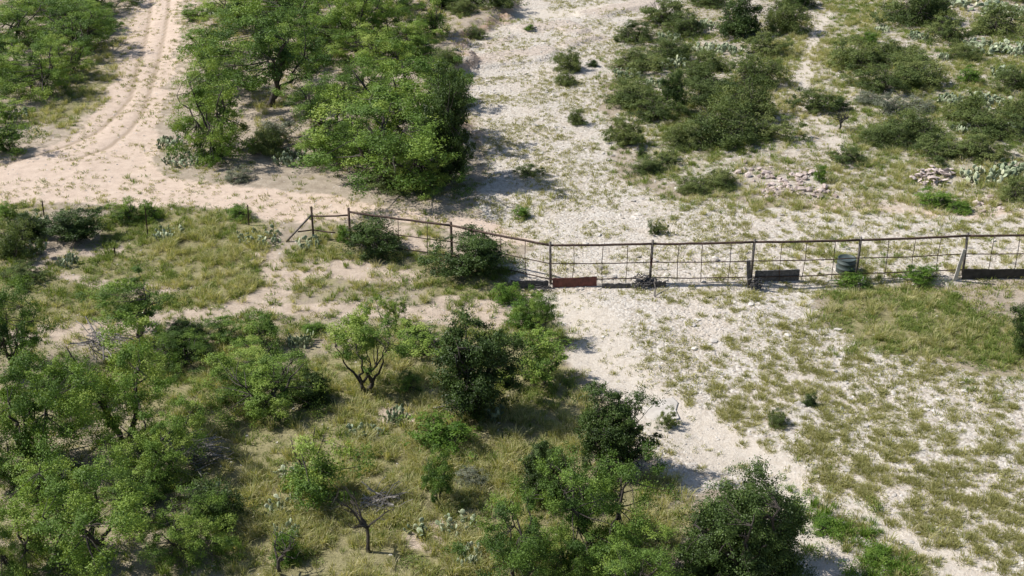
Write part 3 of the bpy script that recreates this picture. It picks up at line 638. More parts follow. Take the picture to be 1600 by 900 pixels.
# shrubs: (kind, x, foot y, width, height, label)
SHRUBS = [
 ('darkshrub', 122, 392, 100, 62, 'dark green round shrub on bare sand left of the thin post'),
 ('darkshrub', 45, 380, 70, 48, 'dark shrub mixed with cactus left of the round dark one'),
 ('brush', 22, 412, 80, 55, 'olive shrub at the left edge below the cactus'),
 ('brush', 35, 452, 75, 38, 'low olive shrub at left edge above the weedy grass'),
 ('smallmesq', 195, 358, 65, 48, 'mid green shrub by the track edge left of the thin post'),
 ('lime', 238, 350, 50, 40, 'small airy light green shrub behind the thin post'),
 ('lime', 374, 348, 52, 30, 'small green shrub at the sand edge behind the big cactus'),
 ('lime', 12, 345, 40, 28, 'little green shrub at the left edge on the sand margin'),
 ('darkshrub', 580, 410, 108, 70, 'dark shrub growing through the pipe fence near the brace'),
 ('darkshrub', 742, 447, 132, 80, 'big dark shrub hiding the sloping fence rail'),
 ('lime', 545, 385, 40, 40, 'yellow green shrub at the left of the fence shrub'),
 ('sage', 375, 290, 50, 32, 'grey green shrub alone on sand by the bend'),
 ('sage', 430, 235, 75, 52, 'pale grey shrub between the round mesquite and the grove'),
 ('brush', 610, 305, 90, 40, 'olive shrub under the front of the largest grove mesquite'),
 ('brush', 420, 250, 60, 40, 'olive shrub at the foot of the pale grey one'),
 ('smallmesq', 660, 570, 110, 62, 'olive green thicket behind the dry grass by the conical oak'),
 ('lime', 820, 520, 70, 55, 'yellow green shrub below the sparse bent mesquite'),
 ('lime', 692, 715, 115, 72, 'lime green spreading shrub in tall dry grass'),
 ('lime', 490, 525, 50, 28, 'yellow green shrub on the near side of the footpath'),
 ('smallmesq', 640, 620, 50, 45, 'small deep green shrub left of the conical oak'),
 ('darkshrub', 490, 640, 70, 60, 'dark shrub in the shade right of the broad mesquite'),
 ('lime', 450, 885, 60, 60, 'small green shrub with bare twigs at the bottom edge'),
 ('sage', 735, 765, 60, 38, 'grey twiggy shrub right of the small upright mesquite'),
 ('sage', 90, 760, 100, 50, 'greyish pale shrub behind the bright bottom left mesquite'),
 ('darkshrub', 330, 830, 100, 80, 'dark shrub beside cactus in shade at lower left'),
 ('smallmesq', 350, 545, 80, 48, 'green shrub between the small dark oak and smaller mesquite'),
 ('lime', 790, 480, 60, 40, 'yellow green shrub at the lower right of the fence shrub'),
 ('darkshrub', 1600, 555, 60, 75, 'dark shrub cut by the right edge below the fence'),
 # creek bed
 ('brush', 888, 118, 48, 34, 'dark green shrub on white gravel, upper of a close pair'),
 ('brush', 884, 138, 38, 24, 'greyer shrub on white gravel, lower of a close pair'),
 ('darkshrub', 926, 107, 20, 13, 'tiny dark shrub right of the gravel pair'),
 ('brush', 900, 199, 34, 25, 'lone green shrub on white gravel below the pair'),
 ('lime', 826, 51, 22, 14, 'tiny lime shrub on the slaty upper creek bed'),
 ('brush', 1025, 370, 30, 24, 'small round shrub on gravel just behind the pipe fence'),
 ('lime', 815, 345, 40, 24, 'green weedy shrub at the gravel edge behind the fence shrub'),
 ('brush', 825, 280, 45, 22, 'low shrub in the grove shadow on gravel'),
 ('brush', 770, 20, 75, 38, 'shrub hanging over the creek bank at the top edge'),
 ('brush', 742, 62, 38, 22, 'olive shrub on the eroded bank cut near the top edge'),
 ('brush', 716, 172, 40, 26, 'olive shrub on the bank cut beside the grove'),
 ('brush', 722, 28, 44, 26, 'dark olive shrub on the bank between top edge and bank cut'),
 ('brush', 700, 110, 50, 26, 'olive shrub on the creek bank lip below the upright mesquite'),
 ('brush', 1045, 672, 40, 30, 'yellowish round tuft shrub on the pale slab ledge'),
 ('darkshrub', 1265, 638, 24, 24, 'small blackish shrub amid the bunch grass'),
 # slope right of the creek
 ('brush', 1040, 48, 80, 36, 'olive shrub at the top of the slope edging the creek'),
 ('brush', 992, 74, 62, 38, 'olive shrub right at the creek edge near the top'),
 ('brush', 1068, 62, 66, 34, 'olive shrub left of the pale cactus patch near the top'),
 ('brush', 1000, 122, 84, 46, 'broad olive shrub at creek edge level with the gravel pair'),
 ('brush', 1048, 102, 66, 34, 'olive shrub behind the broad creek edge one'),
 ('brush', 990, 178, 92, 38, 'dark based olive shrub at the creek edge, lower than the pair'),
 ('brush', 1020, 200, 84, 42, 'olive shrub just inside the dark based creek edge one'),
 ('brush', 975, 236, 62, 44, 'olive shrub at the creek edge, lowest of the row'),
 ('darkshrub', 1050, 184, 46, 62, 'upright black green shrub amid the olive ones'),
 ('brush', 1088, 146, 76, 48, 'olive shrub above and right of the black green one'),
 ('brush', 1112, 178, 96, 56, 'large olive shrub right of the black green one'),
 ('brush', 1168, 200, 100, 58, 'large olive shrub in the middle of the slope'),
 ('brush', 1130, 240, 116, 56, 'broad olive shrub at the bottom centre of the slope patch'),
 ('brush', 1064, 240, 66, 36, 'olive shrub left of the broad bottom one'),
 ('brush', 1190, 230, 90, 44, 'olive shrub at the lower right of the slope patch'),
 ('darkshrub', 1155, 68, 82, 70, 'large blackish green shrub at the top of the slope'),
 ('brush', 1195, 95, 70, 42, 'olive shrub right below the large blackish one'),
 ('brush', 1110, 118, 60, 36, 'olive shrub under the pale cactus patch'),
 ('brush', 1180, 146, 84, 46, 'olive shrub left of the pale side path'),
 ('brush', 1225, 60, 66, 46, 'olive shrub left of the side path near the top'),
 ('darkshrub', 1250, 22, 70, 40, 'dark shrub at the top edge left of the green grass patch'),
 ('brush', 1105, 18, 60, 30, 'olive shrub at the top edge left of the large blackish one'),
 ('brush', 1435, 52, 112, 38, 'wide olive shrub right of the green grass patch'),
 ('brush', 1482, 74, 76, 40, 'olive shrub at the lower right end of the wide one'),
 ('brush', 1448, 14, 84, 30, 'olive shrub at the top edge above the wide one'),
 ('brush', 1562, 66, 92, 42, 'olive shrub beside the big pale cactus stand'),
 ('brush', 1335, 118, 90, 40, 'olive shrub right of the pale side path'),
 ('brush', 1398, 112, 80, 46, 'olive shrub next right of the one by the side path'),
 ('brush', 1506, 100, 50, 32, 'small olive shrub left of the long cactus row'),
 ('brush', 1430, 146, 104, 44, 'broad dark olive shrub in the middle right slope'),
 ('brush', 1372, 156, 90, 44, 'olive shrub left of the broad dark olive one'),
 ('sage', 1352, 168, 50, 28, 'pale grey shrub under the middle right olive ones'),
 ('sage', 1388, 186, 56, 42, 'tall grey green shrub below the pale grey one'),
 ('sage', 1432, 182, 64, 34, 'low grey shrub right of the tall grey green one'),
 ('brush', 1272, 186, 74, 48, 'green shrub left of the charred stump'),
 ('darkshrub', 1311, 178, 32, 24, 'small dark shrub just above the charred stump'),
 ('brush', 1510, 200, 70, 46, 'olive shrub right of the grey shrubs'),
 ('brush', 1545, 228, 110, 54, 'broad olive shrub toward the right edge of the slope'),
 ('brush', 1592, 205, 60, 56, 'olive shrub cut by the right edge of the slope'),
 ('brush', 1425, 228, 90, 46, 'olive shrub above the flat stone heap'),
 ('brush', 1378, 238, 80, 40, 'olive shrub up left of the flat stone heap'),
 ('brush', 1475, 258, 96, 42, 'olive shrub hanging over the flat stone heap'),
 ('brush', 1530, 258, 84, 38, 'olive shrub behind the cactus at lower right'),
 ('brush', 1582, 10, 70, 30, 'olive shrub in the top right corner'),
 ('brush', 1585, 150, 70, 42, 'olive shrub at the right edge below the long cactus row'),
 ('lime', 1512, 138, 50, 34, 'yellow flowering shrub on the right slope'),
 ('lime', 1355, 72, 34, 24, 'small lime shrub under the green grass patch'),
 ('lime', 1281, 288, 26, 32, 'bright green little shrub on the pinkish rock heap'),
 ('brush', 1080, 308, 52, 32, 'green shrub at the left of the pinkish rock heap'),
 ('brush', 1122, 300, 58, 30, 'shrub touching the left end of the pinkish rock heap'),
 ('brush', 1012, 276, 56, 22, 'low shrub at the gravel edge under the slope patch'),
 ('brush', 1044, 262, 48, 24, 'low shrub up right of the gravel edge one'),
 ('darkshrub', 1003, 248, 18, 16, 'tiny black shrub at the gravel edge'),
 ('brush', 1325, 262, 62, 30, 'sparse shrub between the two stone heaps'),
 ('brush', 1588, 320, 60, 36, 'olive shrub at the right edge above the dark metal sheet'),
 ('lime', 1460, 332, 70, 24, 'low green weedy shrub behind the right fence panel'),
 ('lime', 1500, 340, 50, 20, 'low green weedy shrub right of the other weedy one'),
 ('lime', 1330, 455, 60, 26, 'bright weedy shrub in front of the drum'),
 ('lime', 1440, 450, 70, 24, 'weedy shrub in front of the fence right of the drum'),
 ('lime', 1292, 838, 60, 30, 'vivid green weed clump right of the big oak'),
 ('lime', 1370, 886, 62, 34, 'vivid green weed clump at the bottom edge by the pale channel'),
 ('brush', 1215, 670, 40, 26, 'olive tuft shrub amid bunch grass near the slab ledge'),
]
for kd, x, y, w, h, lb in SHRUBS:
    plant(kd, 'shrub', 'shrub', 'shrubs of the ranch slope', x, y, w, h, lb)

# prickly pears: (x, foot y, width, label, split into single pads)
PEAR = [
 (405, 388, 78, 'big dark prickly pear at the left end of the pipe fence', 1), (262, 378, 52, 'pale prickly pear right of the thin post', 1), (65, 360, 50, 'prickly pear among dark shrubs at left', 1),
 (52, 402, 46, 'prickly pear at the foot of the dark left shrubs', 1), (288, 264, 66, 'prickly pear spreading on sand at the bend', 1), (264, 236, 42, 'prickly pear left of the round bend mesquite', 0),
 (312, 134, 36, 'prickly pear by the track under low mesquite', 0), (455, 262, 50, 'prickly pear at the foot of the pale grey shrub', 0), (112, 132, 24, 'prickly pear at the verge under the left mesquites', 0),
 (25, 190, 36, 'prickly pear at the left edge above the sandy bend', 0), (525, 48, 40, 'prickly pear glimpsed between mesquites near the top', 0), (335, 30, 36, 'prickly pear right of the lone little mesquite', 0),
 (485, 392, 44, 'prickly pear under the fence brace', 1), (312, 562, 60, 'prickly pear row by the small dark oak', 1), (470, 545, 40, 'prickly pear at the near side of the footpath', 0), (456, 752, 46, 'prickly pear left of the twin stem mesquite', 1),
 (572, 690, 58, 'prickly pear in dry grass above the twin stem mesquite', 1), (445, 808, 56, 'prickly pear in dry grass below the twin stem mesquite', 1), (655, 838, 30, 'small prickly pear on a bare patch near the bottom', 1),
 (715, 835, 56, 'prickly pear in straw right of the bare patch', 1), (760, 660, 52, 'prickly pear in shade at the foot of the conical oak', 0), (340, 790, 60, 'prickly pear in shade by the dark lower left shrub', 1),
 (735, 885, 44, 'prickly pear at the bottom edge in dry grass', 0), (450, 850, 44, 'prickly pear left of the small dead tree', 0), (620, 665, 40, 'prickly pear below the umbrella shaped mesquite', 0),
 (108, 418, 30, 'small prickly pear in the green grass left of the straw', 0),
 (1094, 52, 40, 'prickly pear near the top of the creek slope', 0), (1100, 88, 40, 'prickly pear patch, left one under the large blackish shrub', 0), (1138, 88, 36, 'prickly pear patch, right one under the large blackish shrub', 0),
 (1048, 112, 56, 'long pale prickly pear among the creek slope shrubs', 0), (1112, 114, 26, 'small prickly pear right of the long pale one', 0), (980, 128, 40, 'pale prickly pear at the creek edge under the broad shrub', 0),
 (1045, 68, 34, 'yellowish prickly pear at the creek slope top', 0), (1376, 54, 26, 'tall pale prickly pear right of the green grass patch', 0), (1434, 66, 30, 'prickly pear below the wide olive shrub', 0),
 (1528, 28, 84, 'big pale prickly pear stand at the top right', 0), (1582, 32, 60, 'prickly pear stand in the top right corner', 0), (1540, 90, 62, 'long prickly pear row at right, left half', 0),
 (1588, 92, 56, 'long prickly pear row at right, half cut by edge', 0), (1438, 102, 30, 'prickly pear on bare soil in the right slope', 0), (1474, 96, 18, 'tiny prickly pear on bare soil in the right slope', 0),
 (1568, 128, 44, 'prickly pear near right edge above the yellow flowering shrub', 0), (1482, 168, 40, 'prickly pear right of the grey shrubs', 0), (1548, 176, 64, 'prickly pear patch near the right edge, mid slope', 0),
 (1428, 206, 42, 'prickly pear under the low grey shrub', 0), (1504, 212, 36, 'prickly pear below the shrub right of grey ones', 0), (1590, 212, 40, 'prickly pear at the right edge in the lower slope', 0),
 (1535, 292, 60, 'tall prickly pear right of the flat stone heap', 0), (1578, 284, 66, 'prickly pear thicket at the right edge above the weeds', 0), (1165, 172, 24, 'small prickly pear in the middle slope shrubs', 0), (1025, 140, 30, 'prickly pear in front of the black green shrub', 0),
]
for k, (x, y, w, lb, single) in enumerate(PEAR):
    by = y-.18*w; g = ground(x, by); s = scale_at(by); sc = (w/s)/1.35
    o = thing('prickly_pear', lb, 'cactus', g, k*1.7, 'prickly pear cactus clumps'); assert lb not in LAB; LAB.add(lb)
    if single:
        for p, m, l in pear_layout(900+k, .45*(w/s), max(9, int(30*sc)), 2, .185):
            q = obj('pad', PADS[int(R.integers(0, 4))], o)
            from mathutils import Matrix
            mm = Matrix([[*(m[i]*l/.32), p[i]] for i in range(3)]+[[0, 0, 0, 1]]); q.matrix_local = mm
    else:
        obj('pads', PEARS[k % 5], o)['kind'] = 'stuff'; o.scale = (sc, sc, max(1.0, min(1.4, sc*1.15)))

# ------------------------------------------------------------------ dead wood
def brush_heap(seed, L, Wd, H, n, r0=.022):
    r = np.random.default_rng(seed); mb = MB()
    for k in range(n):
        a = r.normal(0, .45)+(math.pi if r.uniform() < .3 else 0); c = np.array([r.uniform(-.3, .3)*L, r.normal(0, .25)*Wd, abs(r.normal(.35, .25))*H])
        d = np.array([math.cos(a), math.sin(a), r.normal(0, .3)])*L*r.uniform(.25, .5)
        tube(mb, curve(c-d, c+d, r.uniform(-.1, .25)*H, 6, r, .04), np.linspace(r0*r.uniform(.6, 1.3), .006, 6), 4, float(r.uniform()))
    return mb
def place(name, me, x, y, label, cat, rz=0, dz=0, group=None):
    g = ground(x, y); o = obj(name, me, None, (g[0], g[1], g[2]+dz)); o.rotation_euler[2] = rz; return tag(o, label, cat, group)
place('dead_brush', brush_heap(1, 1.7, .9, .9, 70).mesh('dead_brush', M['dead']), 308, 722, 'grey heap of bare dead brush beside the left thicket', 'dead brush', .35)
place('dead_brush', brush_heap(2, 1.5, .8, 1.0, 55).mesh('dead_brush', M['dead']), 168, 572, 'grey dead brush lying behind the big left mesquite', 'dead brush', -.4, .6)
place('dead_brush', brush_heap(3, 1.2, .7, .6, 35).mesh('dead_brush', M['dead']), 600, 795, 'dark dead branches in shade under the twin stem mesquite', 'dead brush', .2)
place('dead_brush', brush_heap(4, 1.0, .5, .4, 24).mesh('dead_brush', M['dead']), 715, 640, 'bleached dead twigs at the foot of the conical oak', 'dead brush', .1)
place('dead_brush', brush_heap(5, 1.0, .6, .35, 24).mesh('dead_brush', M['dead']), 105, 880, 'pale dead sticks under the bright bottom left mesquite', 'dead brush', 1.1)
place('dead_brush', brush_heap(6, 1.1, .6, .4, 26).mesh('dead_brush', M['dead']), 970, 890, 'dead branches on the ground left of the biggest oak', 'dead brush', .3)
place('dead_brush', brush_heap(7, 1.4, .8, .6, 36).mesh('dead_brush', M['dead']), 505, 62, 'grey dead brush in the grove near the top edge', 'dead brush', .2)
place('dead_brush', brush_heap(8, .9, .5, .4, 22).mesh('dead_brush', M['dead']), 1192, 198, 'grey bare twigs amid the middle slope shrubs', 'dead brush', .2)
def bare_tree(seed, H, n):
    r = np.random.default_rng(seed); mb = MB(); f = np.array([0, 0, H*.4])
    tube(mb, curve((0, 0, -.1), f, 0, 4, r, .02), np.linspace(.06, .045, 4), 6)
    for k in range(n):
        a = r.uniform(0, 6.28); e = f+np.array([math.cos(a)*H*.4, math.sin(a)*H*.4, H*r.uniform(.2, .6)]); P = curve(f, e, .05, 6, r, .04); tube(mb, P, np.linspace(.035, .008, 6), 5)
        for q in range(5):
            b = P[r.integers(2, 6)]; tube(mb, curve(b, b+r.normal(0, .2, 3)+np.array([0, 0, .15]), 0, 4, r, .02), np.linspace(.012, .004, 4), 4)
    return mb
place('dead_tree', bare_tree(11, 1.9, 7).mesh('dead_tree', M['bark']), 576, 862, 'small leafless dark tree standing in straw near the bottom', 'tree')
place('dead_tree', bare_tree(12, 1.2, 5).mesh('dead_tree', M['bark']), 437, 900, 'bare twisted sapling cut by the bottom edge', 'tree')
place('charred_stump', bare_tree(13, .9, 9).mesh('charred_stump', M['char']), 1312, 203, 'small charred black stump with stubs on the pale side path', 'stump')

# ------------------------------------------------------------------ stone heaps and slab
ROCKS = [stone_mesh(500+k, .6, M['rock'], 1, .2) for k in range(6)]
FLATS = [stone_mesh(520+k, .3, M['rock'], 1, .18) for k in range(4)]
def rock_heap(label, pts, n, size, protos, hmax):
    cx, cy = np.mean([p[0] for p in pts]), np.mean([p[1] for p in pts]); g = ground(cx, cy); o = thing('rock_heap', label, 'rocks', g, 0, 'rock heaps on the slope')
    for k in range(n):
        p = pts[int(R.integers(0, len(pts)))]; q = ground(p[0]+R.normal(0, p[2]), p[1]+R.normal(0, p[2]*.38))
        s = R.uniform(*size)*(1.5 if R.uniform() < .12 else 1); c = obj('rock', protos[int(R.integers(0, len(protos)))], o)
        c.location = (q[0]-g[0], q[1]-g[1], q[2]-g[2]+s*.08+hmax*R.uniform(0, 1)**2); c.rotation_euler = (R.normal(0, .3), R.normal(0, .3), R.uniform(0, 6.28)); c.scale = (s, s, s)
rock_heap('scattered heap of pinkish broken rocks left of the slope centre', [(1190, 272, 14), (1225, 285, 18), (1250, 298, 16), (1285, 300, 14), (1205, 300, 12), (1260, 270, 12)], 150, (.13, .38), ROCKS, .08)
rock_heap('heap of flat pinkish stones under the right hand shrubs', [(1440, 276, 10), (1460, 284, 12), (1472, 274, 8)], 130, (.14, .40), FLATS, .30)
rock_heap('loose pale stones near the right edge behind the fence', [(1535, 320, 12), (1550, 312, 10)], 22, (.18, .36), ROCKS, .02)
def slab(label, pts, th, px, py):
    g = ground(px, py); P = np.array([ground(*p)[:2] for p in pts])-np.array(g[:2]); n = len(P); r = np.random.default_rng(3)
    top = np.c_[P*.93, np.full(n, th)+r.normal(0, .02, n)]; mid = np.c_[P, np.full(n, th*.75)]; bot = np.c_[P*1.0, np.full(n, -.2)]; V = np.concatenate([bot, mid, top, [[0, 0, th*1.1]]])
    F = [[a*n+i, a*n+(i+1) % n, (a+1)*n+(i+1) % n, (a+1)*n+i] for a in (0, 1) for i in range(n)]; T3 = [[2*n+i, 2*n+(i+1) % n, 3*n] for i in range(n)]
    o = obj('rock_slab', mesh_np('rock_slab', V, [np.array(F), np.array(T3)], M['stone'], np.full(len(V), .6), True), None, g); tag(o, label, 'rock')
slab('smooth pale slab of bedrock on the gravel beside the leaning oak', [(1000, 640), (1012, 630), (1030, 626), (1052, 622), (1060, 630), (1056, 642), (1062, 655), (1040, 660), (1012, 656)], .055, 1030, 642)

# ------------------------------------------------------------------ pipe fence across the creek
def z_at(g, y_top):                            # height above the foot whose top shows at row y_top
    lo, hi = 0, 6
    for _ in range(40):
        m = (lo+hi)/2
        if project(g[0], g[1], g[2]+m)[1] > y_top: lo = m
        else: hi = m
    return lo
fence = thing('pipe_fence', 'long rusty pipe fence with posts and thin stays across the creek', 'fence', ground(1016, 440))
f0 = np.array(fence.location)
def fpart(name, P, r, mat, n=7):
    mb = MB(); P = np.asarray(P, float)-f0; tube(mb, P, r, n); return obj(name, mb.mesh(name, M[mat], True), fence)
FP = [(490, 373, 323, 335), (548, 383, 325, 331), (706, 405, 347, 352), (859, 443, 378, 383), (1016, 441, 375, 381), (1173, 440, 374, 378), (1337, 434, 371, 375), (1502, 428, 364, 368), (1660, 426, 362, 366)]
feet = []; tops = []
rf = np.random.default_rng(9)
for i, (x, yb, yt, yr) in enumerate(FP):
    g = np.array(ground(x, yb)); zt = z_at(g, yt); zr = z_at(g, yr); feet.append(g); tops.append(g+np.array([0, 0, zr]))
    lean = rf.normal(0, .025, 2) if i > 1 else np.zeros(2)
    fpart('post', [g+np.array([-lean[0], -lean[1], -.35]), g+np.array([lean[0]*.3, lean[1]*.3, zt])], .052 if i else .045, 'post' if i > 2 else 'rust')
def on(i, t, f):                               # a point in bay i at share t, share f of the rail height
    a = feet[i]*(1-t)+feet[i+1]*t; b = tops[i]*(1-t)+tops[i+1]*t; return a*(1-f)+b*f
def rail(name, i, f0_, f1_, r, mat, n=9, sag=.02, t0=0, t1=1, off=0):
    P = []
    for t in np.linspace(t0, t1, n):
        p = on(i, t, f0_+(f1_-f0_)*t); p[2] += -sag*math.sin(math.pi*t)+rf.normal(0, .006); p[1] += off; P.append(p)
    fpart(name, P, r, mat, 7)
for i in range(1, 8):
    rail('top_rail', i, 1, 1, .046, 'rust', off=-.01)
    rail('middle_rail', i, .54, .54, .020, 'rust', sag=.03, off=-.05)
    rail('bottom_rail', i, .13, .13, .022, 'rust', sag=.02, off=-.05)
    for t in (.25, .5, .75):
        tt = t+rf.normal(0, .012); fpart('stay', [on(i, tt, 1.0)+np.array([0, -.06, 0]), on(i, tt+rf.normal(0, .004), .55)+np.array([0, -.075, 0]), on(i, tt+rf.normal(0, .006), .02)+np.array([0, -.08, 0])], .014, 'rust', 5)
rail('top_rail', 0, .92, .9, .038, 'rust', 4); rail('bottom_rail', 0, .36, .34, .03, 'rust', 4, t0=0, t1=.6)
b0 = np.array(ground(447, 378)); fpart('diagonal_brace', [b0, tops[0]], .042, 'post')
fpart('bottom_rail', [b0*.55+tops[0]*.45+np.array([0, 0, -.1]), feet[0]+np.array([0, 0, .4])], .03, 'rust')
for i in (3, 4, 5, 6):
    rail('wire', i, -.02, -.02, .01, 'rust', sag=.05)

# thin fence posts left over from a wire line
for x, yb, yt, lb in ((231, 368, 322, 'thin rusty steel post left of the pale cactus'), (70, 345, 314, 'thin steel post behind the left shrubs'), (389, 352, 320, 'thin steel post behind the big dark cactus'), (180, 400, 386, 'short thin steel stub below the round dark shrub')):
    g = ground(x, yb); zt = z_at(g, yt); mb = MB(); box(mb, (0, 0, zt/2-.1), (.05, .012, zt+.2)); box(mb, (0, .018, zt/2-.1), (.012, .03, zt+.18))
    for k in range(9): box(mb, (0, -.012, zt*(.15+.09*k)), (.02, .014, .02))
    o = obj('steel_post', mb.mesh('steel_post', M['rust']), None, g); o.rotation_euler = (0, .03, .4); tag(o, lb, 'post', 'thin steel posts of an old fence line')

# boards and sheets lodged along the foot of the fence
def between(x0, y0, x1, y1, hpx, th, name, mat, label, cat, fwd=.12, corr=0, ragged=.03, tilt=0.0):
    """an upright sheet standing on the ground from (x0,y0) to (x1,y1)"""
    a, b = np.array(ground(x0, y0)), np.array(ground(x1, y1)); a[1] -= fwd; b[1] -= fwd; s = scale_at((y0+y1)/2); H = hpx/(.9*s); n = 15; r = np.random.default_rng(int(x0)); V = []
    c = (a+b)/2; d = (b-a); d[2] = 0; nrm = np.array([-d[1], d[0], 0])/np.linalg.norm(d)
    zz = np.linspace(a[2], b[2], n)
    for k in range(n):
        t = k/(n-1); p = a*(1-t)+b*t-c; p[2] = zz[k]-c[2]
        w = corr*math.sin(k*2.6)+r.normal(0, .006)
        top = H*(1+r.normal(0, ragged))
        for zc, of in ((-.06, 0), (top, tilt)):
            for sd in (-.5, .5): V.append(p+nrm*(w+of+sd*th)+np.array([0, 0, zc]))
    V = np.array(V); F = []
    for k in range(n-1):
        i, j = 4*k, 4*k+4
        F += [[i, j, j+2, i+2], [i+1, i+3, j+3, j+1], [i+2, j+2, j+3, i+3], [i, i+1, j+1, j]]
    F += [[0, 2, 3, 1], [4*n-4, 4*n-3, 4*n-1, 4*n-2]]
    o = obj(name, mesh_np(name, V, np.array(F), M[mat], np.full(len(V), .5)), None, c); return tag(o, label, cat)
between(863, 446, 932, 443, 13, .03, 'rusty_sheet', 'redtin', 'dark red rusty metal sheet along the fence foot', 'metal sheet', corr=.012, ragged=.015)
between(798, 446, 857, 447, 10, .04, 'dark_board', 'greywood', 'dark grey board at the fence foot left of the red sheet', 'board', ragged=.05)
between(1178, 437, 1247, 435, 16, .05, 'grey_plank', 'greywood', 'grey weathered plank along the fence foot right of the leaning slat', 'board', ragged=.012)
between(1501, 433, 1665, 432, 14, .02, 'black_sheet', 'blacktin', 'blackened metal sheet along the fence foot at the right edge', 'metal sheet', corr=.02, ragged=.04)
between(940, 446, 985, 446, 5, .05, 'low_board', 'greywood', 'thin half buried board just right of the red sheet', 'board', ragged=.1)
between(1020, 445, 1040, 444, 7, .05, 'low_board', 'greywood', 'short half buried board right of the driftwood tangle', 'board', ragged=.1)
def leaning(x, yb, x2, yt, wd, name, mat, label, cat):
    a = np.array(ground(x, yb)); g2 = a+np.array([(x2-x)/scale_at(yb), 0, 0]); zt = z_at(a, yt); d = g2+np.array([0, 0, zt])-a; L = np.linalg.norm(d); ang = math.atan2(d[0], d[2])
    mb = MB()
    for k in range(5):
        t0, t1 = k/5, (k+1)/5; box(mb, (.006*math.sin(k*2), 0, L*(t0+t1)/2-.05), (wd*(1-.03*k), .045, L/5+.002*k))
    o = obj(name, mb.mesh(name, M[mat]), None, a+np.array([0, -.16, 0])); o.rotation_euler = (.06, ang, .15); tag(o, label, cat)
leaning(1170, 444, 1163, 401, .17, 'leaning_slat', 'greywood', 'dark wooden slat leaning against the fence post by the grey plank', 'board')
leaning(1490, 434, 1496, 384, .15, 'leaning_slat', 'palewood', 'bleached pale slat leaning on the post left of the black sheet', 'board')
# drum
g = ground(1321, 424); s_ = scale_at(424); rr = 14.5/s_; hz = z_at(g, 402)*.96; drum = thing('plastic_drum', 'dull dark green plastic drum standing behind the fence', 'drum', g)
def lathe(prof, n=28):
    V = [[r*math.cos(2*math.pi*k/n), r*math.sin(2*math.pi*k/n), z] for r, z in prof for k in range(n)]
    F = [[i*n+k, i*n+(k+1) % n, (i+1)*n+(k+1) % n, (i+1)*n+k] for i in range(len(prof)-1) for k in range(n)]
    return np.array(V), np.array(F)
V_, F_ = lathe([(rr*1.06, -.03), (rr*1.05, hz*.3), (rr*1.08, hz*.32), (rr*1.08, hz*.37), (rr*1.03, hz*.39), (rr*.99, hz*.66), (rr*1.02, hz*.68), (rr*1.02, hz*.73), (rr*.97, hz*.75), (rr*.93, hz*.97)])
obj('barrel_wall', mesh_np('barrel_wall', V_, F_, M['drum'], None, True), drum)
V_, F_ = lathe([(rr*.93, hz*.97), (rr*.98, hz*.975), (rr*.98, hz*1.0), (rr*.90, hz*1.0), (rr*.89, hz*.96), (rr*.3, hz*.955), (.001, hz*.957)]); obj('rim', mesh_np('rim', V_, F_, M['drum'], None, True), drum)
# flood debris
place('driftwood', brush_heap(21, .8, .4, .35, 34, .03).mesh('driftwood', M['greywood']), 1008, 446, 'dark driftwood tangle caught under the fence beside the red sheet', 'driftwood')
place('driftwood', brush_heap(22, .5, .4, .45, 26, .03).mesh('driftwood', M['greywood']), 1181, 452, 'dark driftwood knot at the foot of the leaning dark slat', 'driftwood', .8)
place('driftwood', brush_heap(23, .4, .3, .4, 18, .02).mesh('driftwood', M['palewood']), 1343, 445, 'pale twisted driftwood at the post right of the drum', 'driftwood', 1.2)
place('driftwood', brush_heap(24, .9, .4, .2, 16, .02).mesh('driftwood', M['greywood']), 850, 455, 'dark sticks below the fence left of the red sheet', 'driftwood', .1)
mb = MB(); rt = np.random.default_rng(31); tube(mb, curve((0, 0, -.1), (-.05, 0, .75), 0, 5, rt, .02), np.linspace(.035, .02, 5), 6); tube(mb, curve((0, -.02, .05), (.75, .1, .45), .06, 6, rt, .03), np.linspace(.025, .008, 6), 5)
place('broken_stake', mb.mesh('broken_stake', M['dead']), 1024, 464, 'broken grey stake with a side stick in gravel before the fence', 'stake')
mb = MB(); rt = np.random.default_rng(32)
for k in range(5): tube(mb, curve((rt.normal(0, .03), -.07, .05*k), (rt.normal(0, .05), -.09, .05*k+.2), .05, 4, rt, .02), .018, 5)
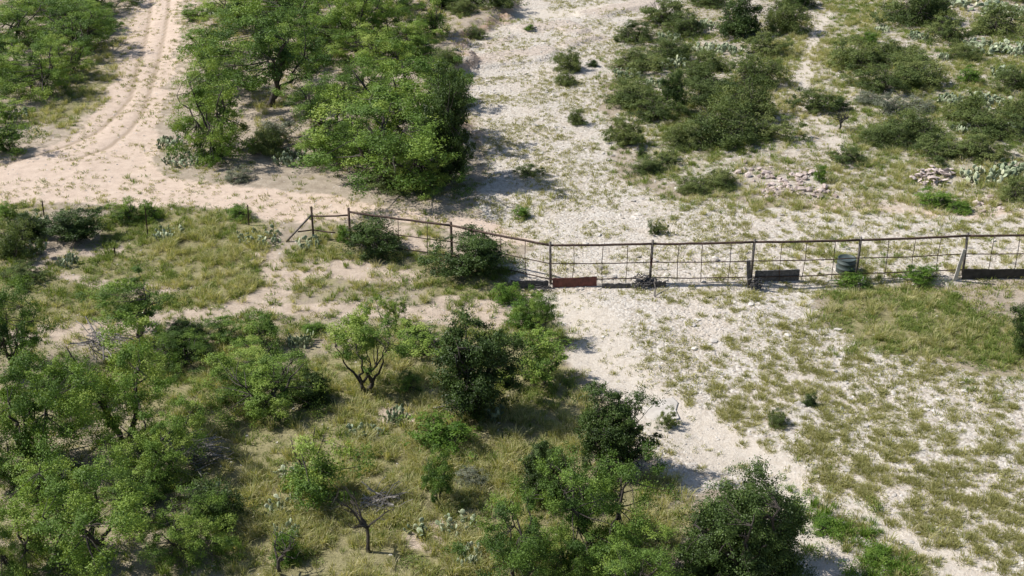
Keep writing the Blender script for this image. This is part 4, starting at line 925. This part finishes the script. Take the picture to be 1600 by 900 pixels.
w_ = feet[4]+(tops[4]-feet[4])*.45; o = obj('rag', mb.mesh('rag', M['redtin'], True), None, w_); tag(o, 'faded reddish rag knotted on the fence post above the driftwood', 'rag')

# ------------------------------------------------------------------ ground cover (uncountable)
lay('dry_grass', [tuft(600+k, 34, .36, .45, .009, M['straw'], .9, (.05, 1)) for k in range(6)], 75, P_straw, (.4, 1.2), 'tall dry straw coloured grass between the trees', 'grass')
lay('green_grass', [tuft(620+k, 30, .24, .4, .010, M['green'], .8) for k in range(4)]+[leafy(640+k, 80, .18, .2, .05, M['green']) for k in range(3)], 65, P_green, (.4, 1.2), 'fresh green grass and weeds on the flat', 'grass')
lay('bunch_grass', [tuft(660+k, 110, .15, .62, .0085, M['bunch'], 1.0, (.0, .9)) for k in range(7)], 44, P_bunch, (.2, 1.15, 1.7), 'olive bunch grass tufts on the lower gravel', 'grass')
lay('short_grass', [tuft(680+k, 24, .11, .5, .010, M['bunch'], .9) for k in range(4)]+[tuft(690+k, 24, .11, .5, .010, M['green'], .9) for k in range(3)], 40, P_short, (.5, 1.4), 'short sparse grass on the brown flat', 'grass')
lay('yellow_weeds', [leafy(700+k, 30, .10, .14, .055, M['weed']) for k in range(3)]+[tuft(710+k, 16, .14, .4, .011, M['weed'], .9) for k in range(3)], 40, P_weed, (.3, 1.2), 'tiny yellowish weeds among the gravel', 'weeds')
lay('gravel', [stone_mesh(720+k, .5, M['stone'], 1, .16) for k in range(8)], 50, P_stone, (.03, .13, 2.6), 'white limestone gravel and cobbles of the creek bed', 'gravel', (.7, 1.1), .3, -.002)
lay('cobbles', [stone_mesh(740+k, .45, M['stone'], 1, .18) for k in range(8)], 4, P_cobble, (.10, .36, 3.0), 'larger pale stones strewn over the creek bed', 'stones', (.6, 1.1), .3, -.005)
lay('lush_weeds', [leafy(760+k, 90, .3, .2, .06, M['lime']) for k in range(4)]+[tuft(770+k, 40, .4, .35, .010, M['lime'], .6) for k in range(3)]+[tuft(780+k, 36, .32, .4, .009, M['weed'], .7) for k in range(2)], 30, P_lush, (.5, 1.2), 'vivid green weeds growing along the pale channel', 'weeds')
